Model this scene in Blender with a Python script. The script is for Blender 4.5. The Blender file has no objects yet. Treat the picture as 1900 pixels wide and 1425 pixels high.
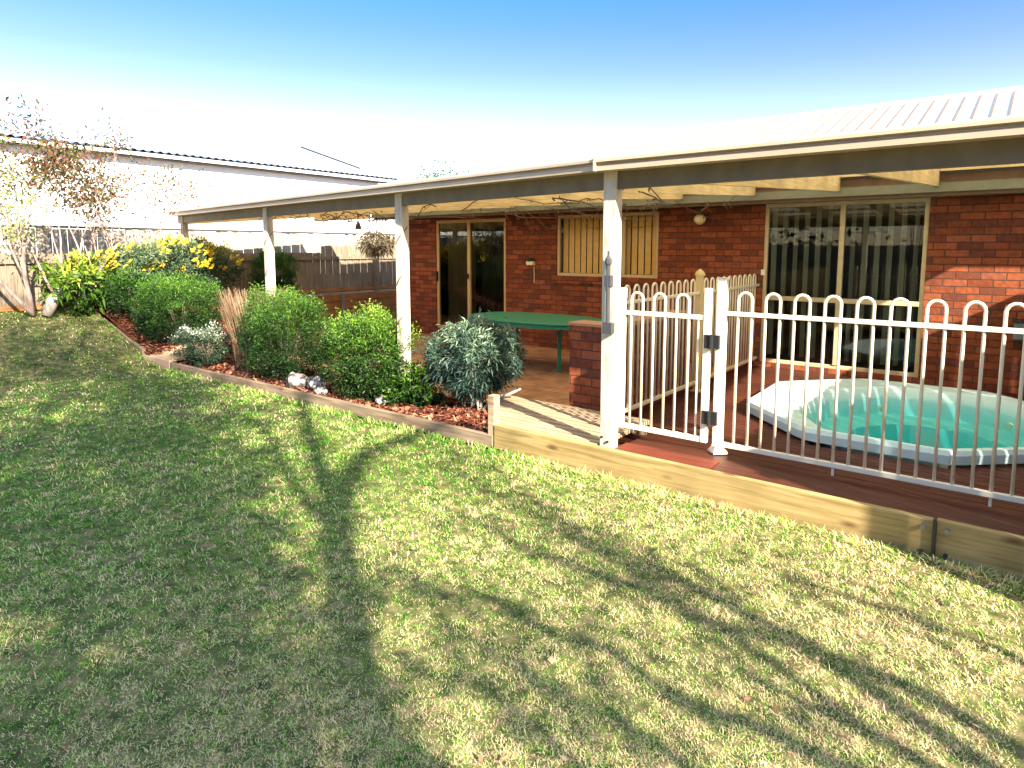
import bpy, math, random
import numpy as np
from mathutils import Vector, Matrix
R = math.radians
random.seed(7); rng = np.random.default_rng(7)
S = bpy.context.scene; COL = S.collection
# ------------------------------------------------------------------ camera, world, sun, exposure
cam_d = bpy.data.cameras.new('camera'); cam = bpy.data.objects.new('camera', cam_d); COL.objects.link(cam)
cam.location = (0, 0, 0); cam.rotation_euler = (R(90 - 6.3), 0, R(38.1))
cam_d.sensor_fit = 'HORIZONTAL'; cam_d.sensor_width = 36; cam_d.lens = 22.756; cam_d.shift_y = -0.0613
cam_d.clip_start = 0.05; cam_d.clip_end = 3000
S.camera = cam
SUN = Vector((-1, .395, -.63)).normalized()
w = bpy.data.worlds.new('World'); S.world = w; w.use_nodes = True
nt = w.node_tree; bg = nt.nodes['Background']
sky = nt.nodes.new('ShaderNodeTexSky'); sky.sky_type = 'NISHITA'; sky.sun_disc = False
sky.sun_elevation = R(30.6); sky.sun_rotation = R(110.3); sky.air_density = 1.0; sky.dust_density = .25; sky.ozone_density = 2.0
hs = nt.nodes.new('ShaderNodeHueSaturation'); hs.inputs['Saturation'].default_value = 1.1
nt.links.new(sky.outputs[0], hs.inputs['Color'])
tcw = nt.nodes.new('ShaderNodeTexCoord'); sxyz = nt.nodes.new('ShaderNodeSeparateXYZ'); nt.links.new(tcw.outputs['Generated'], sxyz.inputs[0])
wr = nt.nodes.new('ShaderNodeValToRGB'); e = wr.color_ramp.elements
for k_ in range(7): e.new(.5)
for k_, (p_, c_) in enumerate([(.10, (.75, .62, .6)), (.173, (.60, .50, .60)), (.212, (.50, .42, .60)), (.252, (.38, .36, .60)), (.306, (.27, .33, .60)), (.353, (.19, .335, .60)), (.45, (.6, .62, .66)), (.6, (1.75, 1.32, .92)), (1, (1.75, 1.32, .92))]): e[k_].position = p_; e[k_].color = (*c_, 1)
nt.links.new(sxyz.outputs[2], wr.inputs[0]); wm = nt.nodes.new('ShaderNodeMix'); wm.data_type = 'RGBA'; wm.blend_type = 'MULTIPLY'; wm.inputs[0].default_value = 1
nt.links.new(hs.outputs[0], wm.inputs[6]); nt.links.new(wr.outputs[0], wm.inputs[7]); nt.links.new(wm.outputs[2], bg.inputs[0]); bg.inputs[1].default_value = .15
sl = bpy.data.lights.new('sun', 'SUN'); sl.energy = 5.0; sl.angle = R(.8); sl.color = (1, .90, .73)
so = bpy.data.objects.new('sun', sl); COL.objects.link(so); so.rotation_euler = SUN.to_track_quat('-Z', 'Y').to_euler(); so.location = (10, -5, 12)
S.view_settings.view_transform = 'Standard'; S.view_settings.look = 'None'; S.view_settings.gamma = 1; S.view_settings.exposure = 2.05
try: S.cycles.max_bounces = 8; S.cycles.transparent_max_bounces = 16; S.cycles.caustics_reflective = False; S.cycles.caustics_refractive = False
except Exception: pass

# ------------------------------------------------------------------ helpers
class MB:
    def __init__(s): s.v = []; s.f = []
    def add(s, vs, fs):
        n = len(s.v); s.v += [tuple(v) for v in vs]; s.f += [tuple(i + n for i in f) for f in fs]; return s
    def box(s, x0, x1, y0, y1, z0, z1):
        return s.add([(x0,y0,z0),(x1,y0,z0),(x1,y1,z0),(x0,y1,z0),(x0,y0,z1),(x1,y0,z1),(x1,y1,z1),(x0,y1,z1)],
                     [(0,3,2,1),(4,5,6,7),(0,1,5,4),(1,2,6,5),(2,3,7,6),(3,0,4,7)])
    def hexa(s, p):   # 8 points, same order as box
        return s.add(p, [(0,3,2,1),(4,5,6,7),(0,1,5,4),(1,2,6,5),(2,3,7,6),(3,0,4,7)])
    def beam(s, a, b, wd, h, up=(0,0,1)):
        a = Vector(a); b = Vector(b); d = (b - a).normalized(); u = Vector(up); r = d.cross(u).normalized(); u = r.cross(d)
        r *= wd / 2; u *= h / 2
        return s.hexa([a-r-u, a+r-u, b+r-u, b-r-u, a-r+u, a+r+u, b+r+u, b-r+u])
    def tube(s, pts, rad, n=8, cap=True):
        pts = [Vector(p) for p in pts]; m = len(pts)
        if not hasattr(rad, '__len__'): rad = [rad] * m
        ref = None; base = len(s.v)
        for i, p in enumerate(pts):
            d = (pts[min(i+1, m-1)] - pts[max(i-1, 0)]).normalized()
            if ref is None: ref = d.orthogonal().normalized()
            ref = (ref - d * ref.dot(d)).normalized(); bi = d.cross(ref)
            for k in range(n):
                a = 2 * math.pi * k / n; s.v.append(tuple(p + (ref * math.cos(a) + bi * math.sin(a)) * rad[i]))
        for i in range(m - 1):
            for k in range(n):
                k2 = (k + 1) % n; s.f.append((base+i*n+k, base+i*n+k2, base+(i+1)*n+k2, base+(i+1)*n+k))
        if cap:
            s.f.append(tuple(base + k for k in range(n))[::-1]); s.f.append(tuple(base + (m-1)*n + k for k in range(n)))
        return s
    def prism(s, prof, axis, a, b):   # profile of 2d points extruded along axis ('x': (y,z), 'y': (x,z), 'z': (x,y))
        def P(u, v, t): return {'x': (t,u,v), 'y': (u,t,v), 'z': (u,v,t)}[axis]
        n = len(prof); vs = [P(u, v, a) for u, v in prof] + [P(u, v, b) for u, v in prof]
        fs = [(i, (i+1) % n, n + (i+1) % n, n + i) for i in range(n)] + [tuple(range(n))[::-1], tuple(range(n, 2*n))]
        return s.add(vs, fs)
    def lathe(s, c, prof, n=16):
        base = len(s.v)
        for r, z in prof:
            for k in range(n):
                a = 2*math.pi*k/n; s.v.append((c[0]+r*math.cos(a), c[1]+r*math.sin(a), c[2]+z))
        for i in range(len(prof)-1):
            for k in range(n):
                k2 = (k+1) % n; s.f.append((base+i*n+k, base+i*n+k2, base+(i+1)*n+k2, base+(i+1)*n+k))
        s.f.append(tuple(base+k for k in range(n))[::-1]); s.f.append(tuple(base+(len(prof)-1)*n+k for k in range(n)))
        return s
    def build(s, name, mat, parent=None, bevel=0, smooth=False):
        off = wloc(parent)
        me = bpy.data.meshes.new(name); me.from_pydata([(x-off[0], y-off[1], z-off[2]) for x, y, z in s.v], [], s.f); me.update()
        o = bpy.data.objects.new(name, me); COL.objects.link(o)
        if mat: me.materials.append(mat)
        if parent: o.parent = parent
        import bmesh
        bm = bmesh.new(); bm.from_mesh(me); bmesh.ops.recalc_face_normals(bm, faces=bm.faces)
        if bevel:
            bmesh.ops.bevel(bm, geom=[e for e in bm.edges if len(e.link_faces) == 2 and e.calc_face_angle(0) > .6], offset=bevel, segments=1, affect='EDGES', clamp_overlap=True)
        bm.to_mesh(me); bm.free()
        if smooth:
            me.polygons.foreach_set('use_smooth', [True]*len(me.polygons))
        return o
def wloc(o):
    l = Vector((0, 0, 0))
    while o is not None: l += o.location; o = o.parent
    return l
def tag(o, label=None, cat=None, group=None, kind=None):
    if label: o['label'] = label
    if cat: o['category'] = cat
    if group: o['group'] = group
    if kind: o['kind'] = kind
    return o
def thing(name, label, cat, loc, group=None):
    o = bpy.data.objects.new(name, None); COL.objects.link(o); o.location = loc; o.empty_display_size = .1
    return tag(o, label, cat, group)
def arr_mesh(name, verts, quads, mat, parent=None, attr=None, tris=None, colattr=None):
    me = bpy.data.meshes.new(name); off = wloc(parent)
    verts = np.asarray(verts, dtype=np.float32) - np.array(off, dtype=np.float32)
    nq = 0 if quads is None else len(quads); ntr = 0 if tris is None else len(tris)
    me.vertices.add(len(verts)); me.vertices.foreach_set('co', verts.ravel())
    me.loops.add(nq*4 + ntr*3); me.polygons.add(nq + ntr)
    idx = []; st = []
    if nq: idx.append(np.asarray(quads).ravel()); st.append(np.arange(nq)*4)
    if ntr: idx.append(np.asarray(tris).ravel()); st.append(nq*4 + np.arange(ntr)*3)
    me.loops.foreach_set('vertex_index', np.concatenate(idx).astype(np.int32))
    me.polygons.foreach_set('loop_start', np.concatenate(st).astype(np.int32))
    if attr is not None:
        a = me.attributes.new('var', 'FLOAT', 'POINT'); a.data.foreach_set('value', np.asarray(attr, dtype=np.float32))
    me.update(calc_edges=True); me.validate()
    o = bpy.data.objects.new(name, me); COL.objects.link(o); me.materials.append(mat)
    if parent: o.parent = parent
    return o

# ------------------------------------------------------------------ materials
def M(name):
    m = bpy.data.materials.new(name); m.use_nodes = True; n = m.node_tree
    return m, n, n.nodes['Principled BSDF'], n.nodes.new, n.links.new
def ramp(n, stops):
    r = n.nodes.new('ShaderNodeValToRGB'); e = r.color_ramp.elements
    while len(e) < len(stops): e.new(.5)
    for k, (p, c) in enumerate(stops): e[k].position = p; e[k].color = (*c, 1)
    return r
def noise_mat(name, stops, scale=(1,1,1), nscale=5, rough=.7, bump=.2, bdist=.01, detail=6, spec=.3, metal=0, dist=0):
    m, n, b, N, L = M(name)
    tc = N('ShaderNodeTexCoord'); mp = N('ShaderNodeMapping'); mp.inputs['Scale'].default_value = scale
    L(tc.outputs['Object'], mp.inputs[0])
    ns = N('ShaderNodeTexNoise'); ns.inputs['Scale'].default_value = nscale; ns.inputs['Detail'].default_value = detail; ns.inputs['Distortion'].default_value = dist
    L(mp.outputs[0], ns.inputs['Vector']); r = ramp(n, stops); L(ns.outputs[0], r.inputs[0]); L(r.outputs[0], b.inputs['Base Color'])
    b.inputs['Roughness'].default_value = rough; b.inputs['Specular IOR Level'].default_value = spec; b.inputs['Metallic'].default_value = metal
    if bump:
        bp = N('ShaderNodeBump'); bp.inputs['Strength'].default_value = bump; bp.inputs['Distance'].default_value = bdist
        L(ns.outputs[0], bp.inputs['Height']); L(bp.outputs[0], b.inputs['Normal'])
    return m
def brick_mat(name, swap, hue=1.0):
    m, n, b, N, L = M(name)
    g = N('ShaderNodeNewGeometry'); sp = N('ShaderNodeSeparateXYZ'); cb = N('ShaderNodeCombineXYZ'); L(g.outputs['Position'], sp.inputs[0])
    L(sp.outputs['Y' if swap else 'X'], cb.inputs[0]); L(sp.outputs['Z'], cb.inputs[1])
    br = N('ShaderNodeTexBrick'); br.inputs['Scale'].default_value = 1; br.inputs['Brick Width'].default_value = .24; br.inputs['Row Height'].default_value = .086
    br.inputs['Mortar Size'].default_value = .0065; br.inputs['Mortar Smooth'].default_value = .3; br.inputs['Bias'].default_value = -.1
    br.inputs['Color1'].default_value = (0, 0, 0, 1); br.inputs['Color2'].default_value = (1, 1, 1, 1); br.inputs['Mortar'].default_value = (.5, .5, .5, 1)
    L(cb.outputs[0], br.inputs['Vector'])
    r = ramp(n, [(0, (.16, .050, .032)), (.3, (.24, .062, .026)), (.55, (.30, .080, .032)), (.8, (.34, .096, .042)), (1, (.19, .072, .050))])
    L(br.outputs['Color'], r.inputs[0])
    ns = N('ShaderNodeTexNoise'); ns.inputs['Scale'].default_value = 22; ns.inputs['Detail'].default_value = 8; L(g.outputs['Position'], ns.inputs['Vector'])
    mx = N('ShaderNodeMix'); mx.data_type = 'RGBA'; mx.blend_type = 'MULTIPLY'; mx.inputs[0].default_value = .75; L(r.outputs[0], mx.inputs[6])
    r2 = ramp(n, [(.3, (.62, .6, .58)), (.7, (1.15, 1.1, 1.1))]); L(ns.outputs[0], r2.inputs[0]); L(r2.outputs[0], mx.inputs[7])
    mm = N('ShaderNodeMix'); mm.data_type = 'RGBA'; L(br.outputs['Fac'], mm.inputs[0]); L(mx.outputs[2], mm.inputs[6]); mm.inputs[7].default_value = (.07, .04, .03, 1)
    L(mm.outputs[2], b.inputs['Base Color']); b.inputs['Roughness'].default_value = .85; b.inputs['Specular IOR Level'].default_value = .25
    mt = N('ShaderNodeMath'); mt.operation = 'MULTIPLY_ADD'; L(br.outputs['Fac'], mt.inputs[0]); mt.inputs[1].default_value = -1; L(ns.outputs[0], mt.inputs[2])
    bp = N('ShaderNodeBump'); bp.inputs['Strength'].default_value = .8; bp.inputs['Distance'].default_value = .006; L(mt.outputs[0], bp.inputs['Height']); L(bp.outputs[0], b.inputs['Normal'])
    return m
def leaf_mat(name, stops, trans=.3, rough=.5, spec=.35):
    m, n, b, N, L = M(name)
    a = N('ShaderNodeAttribute'); a.attribute_name = 'var'; r = ramp(n, stops); L(a.outputs['Fac'], r.inputs[0]); L(r.outputs[0], b.inputs['Base Color'])
    b.inputs['Roughness'].default_value = rough; b.inputs['Specular IOR Level'].default_value = spec
    t = N('ShaderNodeBsdfTranslucent'); L(r.outputs[0], t.inputs[0]); mx = N('ShaderNodeMixShader'); mx.inputs[0].default_value = trans
    L(b.outputs[0], mx.inputs[1]); L(t.outputs[0], mx.inputs[2]); L(mx.outputs[0], n.nodes['Material Output'].inputs[0])
    return m
def plain(name, c, rough=.5, spec=.4, metal=0, var=.12, nscale=12, bump=.05):
    return noise_mat(name, [(.25, tuple(x*(1-var) for x in c)), (.75, tuple(min(1, x*(1+var*.6)) for x in c))], nscale=nscale, rough=rough, spec=spec, metal=metal, bump=bump, bdist=.002)
def wood_mat(name, stops, axis, rough=.75, knots=None, nscale=3.0, bump=.3):
    m, n, b, N, L = M(name)
    g = N('ShaderNodeNewGeometry'); mp = N('ShaderNodeMapping'); sc = [14, 14, 14]; sc['xyz'.index(axis)] = .9; mp.inputs['Scale'].default_value = sc
    L(g.outputs['Position'], mp.inputs[0]); ns = N('ShaderNodeTexNoise'); ns.inputs['Scale'].default_value = nscale; ns.inputs['Detail'].default_value = 7; ns.inputs['Distortion'].default_value = .6
    L(mp.outputs[0], ns.inputs['Vector']); r = ramp(n, stops); L(ns.outputs[0], r.inputs[0]); out = r.outputs[0]
    n2 = N('ShaderNodeTexNoise'); n2.inputs['Scale'].default_value = 2.2; n2.inputs['Detail'].default_value = 5; L(g.outputs['Position'], n2.inputs['Vector'])
    r2 = ramp(n, [(.3, (.68, .66, .62)), (.65, (1.08, 1.05, 1.0))]); L(n2.outputs[0], r2.inputs[0])
    mx = N('ShaderNodeMix'); mx.data_type = 'RGBA'; mx.blend_type = 'MULTIPLY'; mx.inputs[0].default_value = .8; L(out, mx.inputs[6]); L(r2.outputs[0], mx.inputs[7]); out = mx.outputs[2]
    if knots:
        mv = N('ShaderNodeMapping'); ks = [7, 7, 7]; ks['xyz'.index(axis)] = 2.6; mv.inputs['Scale'].default_value = ks; L(g.outputs['Position'], mv.inputs[0])
        v = N('ShaderNodeTexVoronoi'); v.inputs['Scale'].default_value = 1; L(mv.outputs[0], v.inputs['Vector'])
        r3 = ramp(n, [(.07, (1, 1, 1)), (.2, (0, 0, 0))]); L(v.outputs['Distance'], r3.inputs[0])
        m2 = N('ShaderNodeMix'); m2.data_type = 'RGBA'; L(r3.outputs[0], m2.inputs[0]); L(out, m2.inputs[6]); m2.inputs[7].default_value = (*knots, 1); out = m2.outputs[2]
    L(out, b.inputs['Base Color']); b.inputs['Roughness'].default_value = rough; b.inputs['Specular IOR Level'].default_value = .25
    bp = N('ShaderNodeBump'); bp.inputs['Strength'].default_value = bump; bp.inputs['Distance'].default_value = .004; L(ns.outputs[0], bp.inputs['Height']); L(bp.outputs[0], b.inputs['Normal'])
    return m
def glass_mat(name, tint=(.75, .8, .78), refl=.9, ior=1.38):
    m, n, b, N, L = M(name); n.nodes.remove(b)
    t = N('ShaderNodeBsdfTransparent'); t.inputs[0].default_value = (*tint, 1); gl = N('ShaderNodeBsdfGlossy'); gl.inputs['Roughness'].default_value = .01; gl.inputs[0].default_value = (refl,)*3 + (1,)
    fr = N('ShaderNodeFresnel'); fr.inputs[0].default_value = ior; mx = N('ShaderNodeMixShader'); L(fr.outputs[0], mx.inputs[0]); L(t.outputs[0], mx.inputs[1]); L(gl.outputs[0], mx.inputs[2]); L(mx.outputs[0], n.nodes['Material Output'].inputs[0])
    return m
brickX = brick_mat('brick_front', False); brickY = brick_mat('brick_side', True)
cream = plain('cream_metal', (.90, .80, .58), .35, .5, var=.05)
white_paint = plain('white_painted_metal', (.88, .79, .62), .35, .5, var=.04)
yellow_cream = plain('yellow_cream_metal', (.72, .55, .28), .4, .5, var=.06)
frame_tan = plain('tan_aluminium', (.62, .44, .22), .4, .5, var=.08)
gutter_m = plain('gutter_paint', (.50, .39, .28), .4, .5, var=.08, nscale=4)
beam_m = noise_mat('painted_beam', [(.3, (.14, .118, .075)), (.7, (.195, .165, .11))], nscale=6, rough=.6)
fascia_m = noise_mat('fascia_paint', [(.3, (.19, .12, .085)), (.7, (.27, .17, .12))], nscale=6, rough=.6)
post_m = noise_mat('painted_timber_post', [(.28, (.30, .26, .21)), (.45, (.56, .50, .40)), (.7, (.68, .61, .50))], scale=(6, 6, 1.2), nscale=3, rough=.6, bump=.25)
rafter_m = wood_mat('rafter_timber', [(.3, (.70, .54, .30)), (.7, (.88, .74, .48))], 'y')
board_m = wood_mat('pine_board', [(.25, (.22, .15, .055)), (.5, (.36, .26, .11)), (.75, (.46, .35, .17))], 'x', knots=(.14, .075, .03))
lowboard_m = wood_mat('weathered_board', [(.25, (.15, .10, .07)), (.5, (.26, .19, .13)), (.75, (.36, .28, .20))], 'x', knots=(.13, .08, .05))
pale_board = wood_mat('pale_planks', [(.25, (.26, .17, .10)), (.5, (.44, .32, .21)), (.8, (.58, .46, .32))], 'x')
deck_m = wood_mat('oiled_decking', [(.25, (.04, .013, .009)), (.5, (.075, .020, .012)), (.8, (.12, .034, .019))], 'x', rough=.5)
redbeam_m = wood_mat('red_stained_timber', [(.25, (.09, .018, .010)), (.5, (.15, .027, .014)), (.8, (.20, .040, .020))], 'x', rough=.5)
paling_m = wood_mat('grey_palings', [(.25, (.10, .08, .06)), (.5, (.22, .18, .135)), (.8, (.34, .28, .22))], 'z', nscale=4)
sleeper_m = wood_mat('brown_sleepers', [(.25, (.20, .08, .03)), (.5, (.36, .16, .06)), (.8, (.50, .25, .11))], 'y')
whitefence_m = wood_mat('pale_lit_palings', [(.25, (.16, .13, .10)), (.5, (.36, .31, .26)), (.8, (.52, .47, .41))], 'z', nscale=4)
capdark = plain('dark_capping', (.05, .045, .045), .6)
white_wall = noise_mat('white_render', [(.3, (.78, .78, .78)), (.7, (.85, .84, .83))], nscale=3, rough=.8, bump=.05)
roof_white = plain('white_roof_sheet', (.86, .83, .78), .8, .1, var=.03)
roof_grey = plain('grey_corrugated_roof', (.08, .085, .09), .5)
black_metal = plain('black_metal', (.02, .02, .022), .4, .5)
grey_metal = plain('grey_metal', (.25, .26, .28), .35, .5, metal=.6)
green_plastic = plain('green_plastic', (.035, .25, .15), .35, .5, var=.1)
dark_green_plastic = plain('dark_green_plastic', (.012, .06, .035), .4, .5)
pool_m = plain('aqua_fibreglass', (.66, .90, .93), .25, .5, var=.03, nscale=3, bump=0)
pool_in = plain('deep_aqua_fibreglass', (.26, .92, .98), .3, .5, var=.1, nscale=3, bump=0)
blind_tan = plain('tan_blind', (.90, .56, .19), .7)
blind_grey = plain('grey_green_blind', (.30, .34, .27), .7)
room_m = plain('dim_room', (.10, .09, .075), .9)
glass = glass_mat('window_glass', (.93, .94, .92)); dglass = glass_mat('door_glass', (.6, .62, .58))
rock_m = noise_mat('mottled_rock', [(.40, (.05, .04, .04)), (.5, (.24, .21, .19)), (.62, (.45, .42, .39))], nscale=12, rough=.9, bump=.8, bdist=.03)
bark_pale = noise_mat('pale_bark', [(.3, (.26, .20, .17)), (.7, (.58, .50, .44))], scale=(3, 3, 1), nscale=8, rough=.85, bump=.6)
bark_pink = noise_mat('pinkish_bark', [(.3, (.20, .14, .12)), (.7, (.48, .36, .31))], scale=(3, 3, 1), nscale=8, rough=.85, bump=.5)
bark_dark = noise_mat('brown_bark', [(.3, (.09, .065, .05)), (.7, (.22, .16, .12))], scale=(3, 3, 1), nscale=8, rough=.9, bump=.6)
# translucent verandah roofing
m, n, b, N, L = M('translucent_roof_sheet'); b.inputs['Base Color'].default_value = (.88, .80, .60, 1); b.inputs['Roughness'].default_value = .5
t = N('ShaderNodeBsdfTranslucent'); t.inputs[0].default_value = (.95, .80, .52, 1); mx = N('ShaderNodeMixShader'); mx.inputs[0].default_value = .42
L(b.outputs[0], mx.inputs[1]); L(t.outputs[0], mx.inputs[2]); L(mx.outputs[0], n.nodes['Material Output'].inputs[0]); poly_m = m
# pool water
m, n, b, N, L = M('pool_water'); n.nodes.remove(b)
t = N('ShaderNodeBsdfTransparent'); t.inputs[0].default_value = (1, 1, 1, 1); gl = N('ShaderNodeBsdfGlossy'); gl.inputs['Roughness'].default_value = .02
lw_ = N('ShaderNodeLayerWeight'); lw_.inputs[0].default_value = .12; mx = N('ShaderNodeMixShader'); L(lw_.outputs['Facing'], mx.inputs[0])
rr_ = N('ShaderNodeMath'); rr_.operation = 'MULTIPLY'; rr_.inputs[1].default_value = .35; L(lw_.outputs['Facing'], rr_.inputs[0]); L(rr_.outputs[0], mx.inputs[0])
L(t.outputs[0], mx.inputs[1]); L(gl.outputs[0], mx.inputs[2]); L(mx.outputs[0], n.nodes['Material Output'].inputs[0])
va = N('ShaderNodeVolumeAbsorption'); va.inputs['Color'].default_value = (.0, .82, .80, 1); va.inputs['Density'].default_value = 1.15; L(va.outputs[0], n.nodes['Material Output'].inputs['Volume'])
ns = N('ShaderNodeTexNoise'); ns.inputs['Scale'].default_value = 5; bp = N('ShaderNodeBump'); bp.inputs['Strength'].default_value = .15; bp.inputs['Distance'].default_value = .03; L(ns.outputs[0], bp.inputs['Height']); L(bp.outputs[0], gl.inputs['Normal']); water_m = m
# lawn soil / mulch / paving
soil_m = noise_mat('lawn_thatch', [(.3, (.04, .055, .018)), (.5, (.12, .115, .045)), (.7, (.26, .19, .10))], nscale=14, rough=1, bump=.8, bdist=.02, detail=10, spec=.1)
mulchbase_m = noise_mat('mulch_soil', [(.3, (.03, .014, .008)), (.5, (.09, .03, .016)), (.7, (.18, .06, .03))], nscale=25, rough=1, bump=1, bdist=.03, spec=.1)
dirt_m = noise_mat('bare_ground', [(.3, (.12, .09, .06)), (.7, (.22, .18, .12))], nscale=2, rough=1, bump=.3)
m, n, b, N, L = M('terracotta_paving'); g = N('ShaderNodeNewGeometry'); br = N('ShaderNodeTexBrick'); br.offset = .5
br.inputs['Scale'].default_value = 1; br.inputs['Brick Width'].default_value = .23; br.inputs['Row Height'].default_value = .115; br.inputs['Mortar Size'].default_value = .004
br.inputs['Color1'].default_value = (.38, .17, .08, 1); br.inputs['Color2'].default_value = (.52, .26, .13, 1); br.inputs['Mortar'].default_value = (.16, .09, .055, 1)
L(g.outputs['Position'], br.inputs['Vector']); ns = N('ShaderNodeTexNoise'); ns.inputs['Scale'].default_value = 3; ns.inputs['Detail'].default_value = 8; L(g.outputs['Position'], ns.inputs['Vector'])
mx = N('ShaderNodeMix'); mx.data_type = 'RGBA'; mx.blend_type = 'MULTIPLY'; mx.inputs[0].default_value = 1; r2 = ramp(n, [(.3, (.6, .6, .6)), (.7, (1.2, 1.2, 1.15))]); L(ns.outputs[0], r2.inputs[0]); L(br.outputs[0], mx.inputs[6]); L(r2.outputs[0], mx.inputs[7]); L(mx.outputs[2], b.inputs['Base Color']); b.inputs['Roughness'].default_value = .8; paving_m = m

# ------------------------------------------------------------------ terrain
def sm(t): t = np.clip(t, 0, 1); return t*t*(3-2*t)
def H(x): return -1.70 + .72*sm((-np.asarray(x, dtype=float) - 9.5)/2.9)
def grid(name, x0, x1, y0, y1, st, zf, mat, amp=0):
    xs = np.arange(x0, x1+1e-6, st); ys = np.linspace(y0, y1, max(2, int((y1-y0)/st)+1)); X, Y = np.meshgrid(xs, ys, indexing='ij')
    Z = zf(X) + amp*(np.sin(X*2.1+Y*1.3)+np.sin(X*.9-Y*2.7+1)+.5*np.sin(X*5.1+Y*4.3)); nx, ny = X.shape
    i = np.arange(nx-1)[:, None]*ny + np.arange(ny-1)[None]; q = np.stack([i, i+ny, i+ny+1, i+1], -1).reshape(-1, 4)
    o = arr_mesh(name, np.stack([X, Y, Z], -1).reshape(-1, 3), q, mat); o.data.polygons.foreach_set('use_smooth', [True]*len(o.data.polygons)); return tag(o, kind='structure')
grid('ground', -320, 320, -320, 320, 20, lambda x: -2.6 + 0*x, dirt_m)
grid('lawn', -12.55, 9.5, -14, 4.11, .15, H, soil_m, .004)
bedH = lambda x: H(x) + .045
grid('garden_bed', -12.52, -9.92, 4.16, 6.3, .13, bedH, mulchbase_m, .012)
grid('garden_bed', -9.92, -3.56, 4.16, 5.18, .12, bedH, mulchbase_m, .012)
tag(MB().box(-9.91, -2.93, 5.19, 9.25, -2.0, -1.70).build('patio', paving_m), kind='structure')
tag(MB().box(-12.3, -9.915, 6.32, 16, -2.0, -1.704).build('patio', paving_m), kind='structure')
tag(MB().box(-40, -12.35, -14, 26, -1.6, -1.03).build('neighbouring_ground', dirt_m), kind='structure')

# grass blades: real geometry over the visible lawn
def fnoise(x, y, s, seed=0):
    v = 0
    for k in range(5):
        a = seed*1.7 + k*2.4; v = v + np.sin(x*s*(1+.37*k)*math.cos(a) + y*s*(1+.37*k)*math.sin(a) + a*3)
    return v/5
NB = 800000
r = np.exp(rng.uniform(math.log(1.1), math.log(13.5), NB)); az = rng.uniform(R(-2), R(96), NB)   # azimuth from +Y towards -X
TU = 9; r = np.repeat(r[:NB//TU], TU); az = np.repeat(az[:NB//TU], TU); NB = len(r); tid = np.repeat(rng.normal(0, 1, NB//TU), TU); jr = .007 + .0022*r
x = -r*np.sin(az) + rng.normal(0, 1, NB)*jr; y = r*np.cos(az) + rng.normal(0, 1, NB)*jr
k = (y < 4.12) & (x > -12.5) & (x < 1.3) & (y > .0); x, y, r, tid = x[k], y[k], r[k], tid[k]; NB = len(x)
z = H(x) + .004*(np.sin(x*2.1+y*1.3)+np.sin(x*.9-y*2.7+1)+.5*np.sin(x*5.1+y*4.3)); ps = fnoise(x, y, 1.6, 1)*.6 + fnoise(x, y, 5, 2)*.45 + fnoise(x, y, 13, 3)*.45
sc = np.clip(r/3.4, .7, 3.2); wd = (.0028 + .0014*rng.random(NB))*sc; ln = (.012 + .015*rng.random(NB))*np.clip(sc, .8, 1.6)*(1 + .25*ps)*(1 + 1.1*(y > 4.02) + .5*(rng.random(NB) < .012)*2)
th = rng.uniform(0, 2*math.pi, NB); tilt = rng.uniform(.35, 1.4, NB); dx = np.cos(th); dy = np.sin(th)
P0 = np.stack([x, y, z - .004], -1); D = np.stack([dx*np.sin(tilt), dy*np.sin(tilt), np.cos(tilt)], -1); W = np.stack([-dy, dx, 0*dx], -1)*wd[:, None]
mid = P0 + D*(ln*.55)[:, None]; tip = P0 + D*ln[:, None] + np.stack([dx*ln*.25, dy*ln*.25, -ln*.12], -1)
V = np.stack([P0 - W*.5, P0 + W*.5, mid + W*.42, mid - W*.42, tip], 1).reshape(-1, 3)
i = np.arange(NB)*5; Q = np.stack([i, i+1, i+2, i+3], -1); T = np.stack([i+3, i+2, i+4], -1)
east = sm((x + 4.6)/4.0) - .5
var = np.clip(.44 + .17*ps + .22*east + .10*sm((-x-11.6)/.9) + .15*tid + rng.normal(0, .12, NB), 0, 1)
grass_m = leaf_mat('grass_blades', [(0, (.025, .14, .008)), (.28, (.10, .34, .02)), (.46, (.40, .55, .09)), (.60, (.95, .80, .42)), (.8, (.95, .66, .44)), (1, (.62, .26, .16))], .25, .55, .3)
tag(arr_mesh('grass', V, Q, grass_m, attr=np.repeat(var, 5), tris=T), 'short patchy green and straw coloured lawn grass', 'grass', kind='stuff')
# fallen leaves on the lawn
NF_ = 260; r = np.exp(rng.uniform(math.log(1.6), math.log(10), NF_)); az = rng.uniform(0, R(95), NF_); x = -r*np.sin(az); y = r*np.cos(az); k = (y < 4.05) & (x > -12) & (x < 1.2); x, y = x[k], y[k]; NF_ = len(x)
th = rng.uniform(0, 6.28, NF_); l = rng.uniform(.008, .018, NF_); C0 = np.stack([x, y, H(x)+.022], -1); A = np.stack([np.cos(th)*l, np.sin(th)*l, rng.normal(0, .3, NF_)*l], -1); B = np.stack([-np.sin(th)*l*.45, np.cos(th)*l*.45, rng.normal(0, .3, NF_)*l], -1)
V = np.stack([C0-A, C0+B, C0+A, C0-B], 1).reshape(-1, 3); i = np.arange(NF_)*4
tag(arr_mesh('fallen_leaves', V, np.stack([i, i+1, i+2, i+3], -1), leaf_mat('fallen_leaf_brown', [(0, (.10, .05, .03)), (.5, (.30, .15, .08)), (1, (.55, .38, .24))], .2), attr=np.repeat(rng.random(NF_), 4)), 'small brown fallen leaves scattered over the lawn', 'leaves', kind='stuff')
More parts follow.
